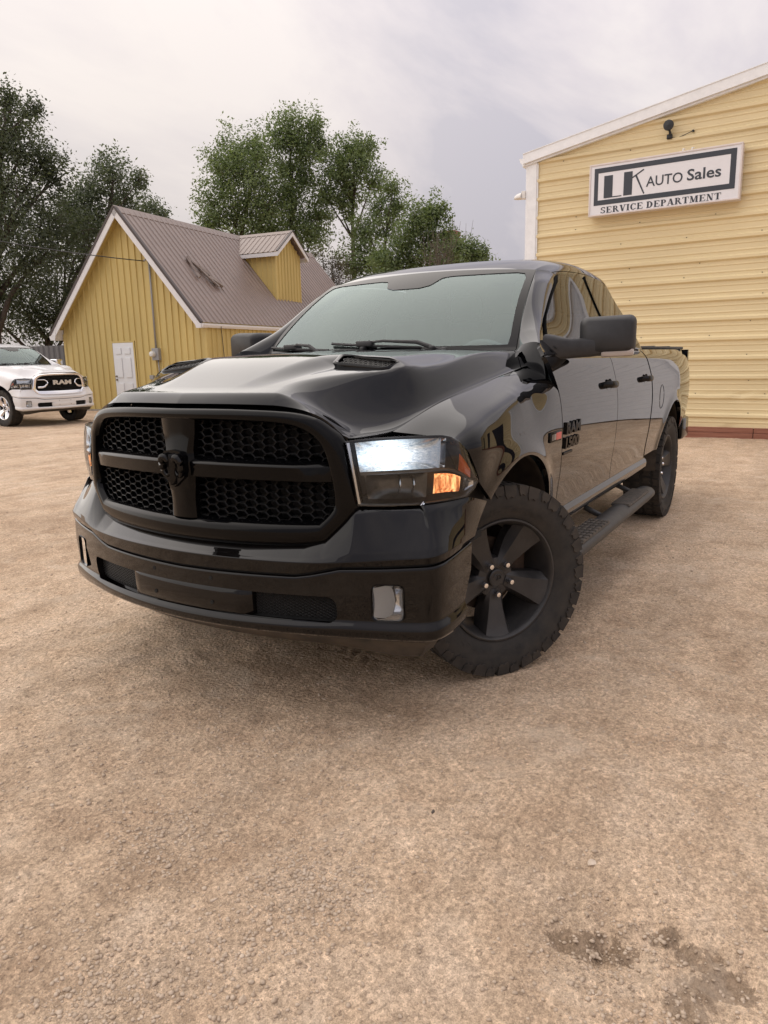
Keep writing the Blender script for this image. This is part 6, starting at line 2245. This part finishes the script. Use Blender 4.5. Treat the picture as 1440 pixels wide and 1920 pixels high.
    for sg in (1, -1):
        mb = MB()
        for i in range(30):
            for j in range(9):
                y = .325 + i * .0112; z = .446 + j * .0112 + (.0056 if i % 2 else 0)
                if y > .64 or z > .533: continue
                b_ = .985 - .27 * y * y - .040
                o4 = [(.0078, 0), (0, .0064), (-.0078, 0), (0, -.0064)]
                mb.rings([[(b_, (y + a) * sg, z + b) for a, b in o4], [(b_ + .001, (y + a * .62) * sg, z + b * .62) for a, b in o4]])
        o_ = mb.build('intake_mesh', M_MESH, bu)
    mb = MB(); rs = []
    for y in np.linspace(-.315, .315, 21):
        b_ = .985 - .27 * y * y; e_ = min(1, (.315 - abs(y)) / .02 + .0)
        rs.append([(b_ - .05, y, .437), (b_ - .012 - .02 * (1 - e_), y, .440), (b_ - .006 - .02 * (1 - e_), y, .450), (b_ - .004 - .02 * (1 - e_), y, .53), (b_ - .010 - .02 * (1 - e_), y, .540), (b_ - .05, y, .542)])
    mb.rings(rs, close=False, cap0=True, cap1=True); fix_normals(mb.build('plate_panel', PNT, bu, smooth=True, angle=40))
    mb = MB()
    for y in (-.15, .15):
        for z in (.475, .570):
            b_ = .985 - .27 * y * y + .0005 - (.004 if z < .54 else .006)
            mb.lathe([(.0075, -.004), (.0075, .0012), (.0, .0012)], 10, lambda a, b, h: (b_ + h, y + a, z + b))
    mb.build('mount_hole', M_VOID, bu)
    # fog lamps
    for sg in (1, -1):
        def fp(a, b, d):
            yy = .818 + a
            return (.985 - .27 * yy * yy - .004 - d, sg * yy, .520 + b)
        o_ = rrect(0, 0, .0535, .0675, .022); i_ = rrect(.0, 0, .051, .065, .021)
        mb = MB(); mb.rings([[fp(a, b, .03) for a, b in o_], [fp(a, b, -.003) for a, b in o_], [fp(a, b, .000) for a, b in i_], [fp(a, b, .03) for a, b in i_]])
        fl = fix_normals(mb.build('fog_light', M_SATIN, bu, smooth=True, angle=40))
        mb = MB(); rs = []
        for k, (w_, d) in enumerate([(1.0, .006), (.85, .026), (.6, .040), (.3, .046), (.02, .048)]):
            rs.append([fp(a * w_, b * w_, d) for a, b in i_])
        mb.rings(rs, cap1=True); mb.build('fog_reflector', M_LAMPC, fl, smooth=True)
        mb = MB(); mb.add([fp(a, b, .005) for a, b in i_], [tuple(range(len(i_)))]); mb.build('fog_lens', M_LENS, fl)
        mb = MB()
        rs = []
        for u_ in np.linspace(0, 1, 7):
            row = []
            for v_ in np.linspace(-1, 1, 9):
                a = -.0495 + (.058 - .012 * v_ * v_) * u_; b = v_ * (.053 + .007 * math.sin(u_ * 1.57))
                row.append(fp(a, b, .007 + .022 * u_ ** 2 + .006 * (1 - v_ * v_)))
            rs.append(row)
        mb.rings(rs, close=False)
        mb.build('fog_shade', pbr('frosted_grey', (.45, .45, .44), .35) if 'frosted_grey' not in MATS else MATS['frosted_grey'], fl, smooth=True)
    # valance under the bumper
    mb = MB(); rs = []
    for s_ in np.linspace(-BL * .93, BL * .93, 61):
        a = np.array([abs(s_)]); x, y, nx, ny = [float(v[0]) for v in b_frame(a)]; sg = 1 if s_ >= 0 else -1
        zb = float(b_zb(a)[0]); zl = float(np.interp(abs(s_), [0, s_of_y(.6), s_of_y(.85), BL * .9], [.318, .312, .275, .285]))
        if x < .56: x = .56
        rs.append([(x - nx * i, (y - ny * i) * sg, z) for i, z in ((.03, zb + .01), (.045, zb - .012), (.085, (zb + zl) / 2), (.12, zl), (.19, zl), (.25, zl + .1))])
    mb.rings(rs, close=False)
    fix_normals(mb.build('valance', M_VALANCE, bu, smooth=True, angle=50))
    # ---------------- mirrors
    for sg in (1, -1):
        MX = Matrix.Translation((-.83, sg * 1.135, 1.448)) @ Matrix.Rotation(sg * R(14), 4, 'Z')

        def mp_(x, y, z):
            p = MX @ Vector((x, sg * y, z)); return (p.x, p.y, p.z)
        mb = MB()
        rs = []
        for k in range(11):
            f = k / 10
            x = .085 - .17 * f
            e_ = math.sqrt(max(0, 1 - (1 - min(1, (f + .02) * 1.9)) ** 2))
            loop = rrect(0, 0, .133 * (.74 + .26 * e_), 0.094 * (.64 + .36 * e_), .036 * (.5 + .5 * e_), 5)
            rs.append([mp_(x, a, b + .03 * a) for a, b in loop])
        mb.rings(rs, cap0=True, cap1=True)
        mi = fix_normals(mb.build('side_mirror', style.get('mirror', M_PLAST), root, smooth=True, angle=55))
        mb = MB()
        rs = []
        for (x, y, z, hz, hx) in ((-.635, .905, 1.396, .064, .10), (-.66, .940, 1.393, .058, .085), (-.68, .962, 1.391, .051, .07), (-.71, 1.0, 1.390, .047, .058), (-.765, 1.07, 1.392, .044, .055), (-.81, 1.13, 1.395, .040, .055), (-.84, 1.18, 1.400, .022, .04)):
            rs.append([(x + hx * math.copysign(abs(math.cos(a)) ** .5, math.cos(a)), sg * y, z + hz * math.copysign(abs(math.sin(a)) ** .4, math.sin(a))) for a in np.linspace(0, 2 * math.pi, 17)[:-1]])
        mb.rings(rs, cap0=True, cap1=True)
        fix_normals(mb.build('mirror_arm', M_PLAST, mi, smooth=True, angle=50))
        mb = MB()
        for i, (x, y, z) in enumerate([(0, 0, 0)]):
            mb.bbox((-.02, -.030, -.102), (.074, .124, -.066), .012)
        mb.V = [mp_(x, y, z + .03 * y) for x, y, z in mb.V]
        if sg < 0: mb.F = [f[::-1] for f in mb.F]
        mb.build('mirror_signal', M_SIG, mi, smooth=True, angle=40)
        mb = MB(); mb.add([mp_(-.0865, a * .9, (b + .03 * a) * .9) for a, b in rrect(0, 0, .13, .08, .036)], [tuple(range(24))])
        mb.build('mirror_glass', M_CHROME, mi)
    # ---------------- running boards
    if style.get('boards', True):
        for sg in (1, -1):
            mb = MB(); rs = []
            for x, k in ((-.30, .25), (-.33, .7), (-.40, 1), (-1.0, 1), (-1.6, 1), (-2.3, 1), (-2.46, .95), (-2.52, .7), (-2.545, .25)):
                z0 = .388 + (.0 if x > -.45 else .0)
                rs.append([(x, sg * (1.035 + .072 * k * math.cos(a)), z0 + .047 * k * math.sin(a)) for a in np.linspace(0, 2 * math.pi, 19)[:-1]])
            mb.rings(rs, cap0=True, cap1=True)
            rb = fix_normals(mb.build('running_board', M_STEP, root, smooth=True, angle=50))
            for (xa, xb) in ((-.68, -1.22), (-1.72, -2.30)):
                mb = MB()
                for i in range(9 if xb > -1.5 else 16):
                    n_ = (9 if xb > -1.5 else 16)
                    x = xa + (xb - xa) * (i + .5) / n_; hw = abs(xb - xa) / n_ * .34
                    if xb > -1.5:
                        for yy in (-.046, -.016, .014, .044):
                            mb.bbox((x - hw, sg * 1.035 + sg * yy - .012, .43), (x + hw, sg * 1.035 + sg * yy + .012, .4415), .003)
                    else:
                        mb.bbox((x - hw, sg * 1.035 - .058, .428), (x + hw, sg * 1.035 + .052, .4395), .003)
                mb.bbox((min(xa, xb), sg * 1.035 - .062, .420), (max(xa, xb), sg * 1.035 + .058, .4335), .006)
                mb.build('step_pad', M_PAD, rb, smooth=True, angle=40)
            for x in (-.62, -1.5, -2.35):
                mb = MB(); mb.tube([(x, sg * .70, .50), (x - .02, sg * .86, .44), (x, sg * 1.0, .385)], .018, 8)
                mb.build('bracket', M_STEP, rb, smooth=True)
    # mud guards behind the front wheels are body colour plastic strips
    # ---------------- badges
    if style.get('badges', True):
        for sg, drs, fen in ((1, fd[0], None), (-1, fd[1], None)):
            def bp_(x0, z0):
                # text runs rearwards on the driver's side
                def f(a, b, d):
                    x = x0 - sg * a if sg > 0 else x0 - .26 + a
                    z = z0 + b
                    return (x, sg * (float(side_y(np.array(x), np.array(z))) + d), z)
                return f
            mb = MB()
            text_solid(mb, 'RAM', bp_(-.56, .985), .235, .058, .010, bold=.045)
            text_solid(mb, '1500', bp_(-.56, .915), .225, .055, .010, bold=.045)
            o_ = mb.build('model_badge', M_BADGE, drs)
            mb = MB(); mb.bbox((-.70, -.004, .885), (-.555, .006, .899), .003)
            for i, v in enumerate(mb.V):
                mb.V[i] = (v[0], sg * (float(side_y(np.array(v[0]), np.array(v[2]))) + v[1]), v[2])
            mb.build('small_badge', M_BADGE, drs)
            if sg > 0:
                mb = MB(); mb.bbox((-.485, -.004, .968), (-.325, .008, 1.016), .006)
                mb.V = [(x, float(side_y(np.array(x), np.array(z))) + y, z) for x, y, z in mb.V]
                eb = mb.build('engine_badge', M_BADGE, root, smooth=True, angle=40)
                mb = MB(); mb.bbox((-.476, .006, .976), (-.402, .0105, 1.009), .003)
                mb.V = [(x, float(side_y(np.array(x), np.array(z))) + y, z) for x, y, z in mb.V]
                mb.build('badge_field', M_RED, eb)
                mb = MB()
                for k in range(3):
                    mb.box((-.365 + k * .010, .006, .979), (-.360 + k * .010, .0105, 1.006))
                mb.box((-.397, .006, .979), (-.370, .0102, 1.006))
                mb.V = [(x, float(side_y(np.array(x), np.array(z))) + y, z) for x, y, z in mb.V]
                mb.build('badge_letters', M_SILV, eb)
    # ---------------- wheels
    st = style.get('steer', 0)
    ch = style.get('chrome_wheels', False)
    add_wheel(root, (0, .862, .418), st, style.get('roll', 0), ch)
    add_wheel(root, (-3.57, .862, .418), 0, .5, ch)
    add_wheel(root, (0, -.862, .418), math.pi + st, .3, ch)
    add_wheel(root, (-3.57, -.862, .418), math.pi, .9, ch)
    return root


bt = empty('pickup_truck', (0, 0, 0))
tag(bt, 'large glossy black crew cab pickup with lit headlight and matte black wheels', 'pickup truck', 'pickup trucks on the lot')
build_truck(bt, dict(paint=M_BLACK, steer=-R(33), roll=R(-2)))
# the white pickup parked at the left
wt = empty('pickup_truck', (-8.30, -14.36, 0.0), R(89))
tag(wt, 'small white pickup with chrome grille parked at the left edge by the fence', 'pickup truck', 'pickup trucks on the lot')
build_truck(wt, dict(paint=M_WHITE, hi=False, vents=False, grille='chrome', grille_mat=M_CHROME, boards=False, badges=False, chrome_wheels=True, mirror=M_CHROME, handle=M_CHROME, rear_bumper=M_CHROME, steer=0))
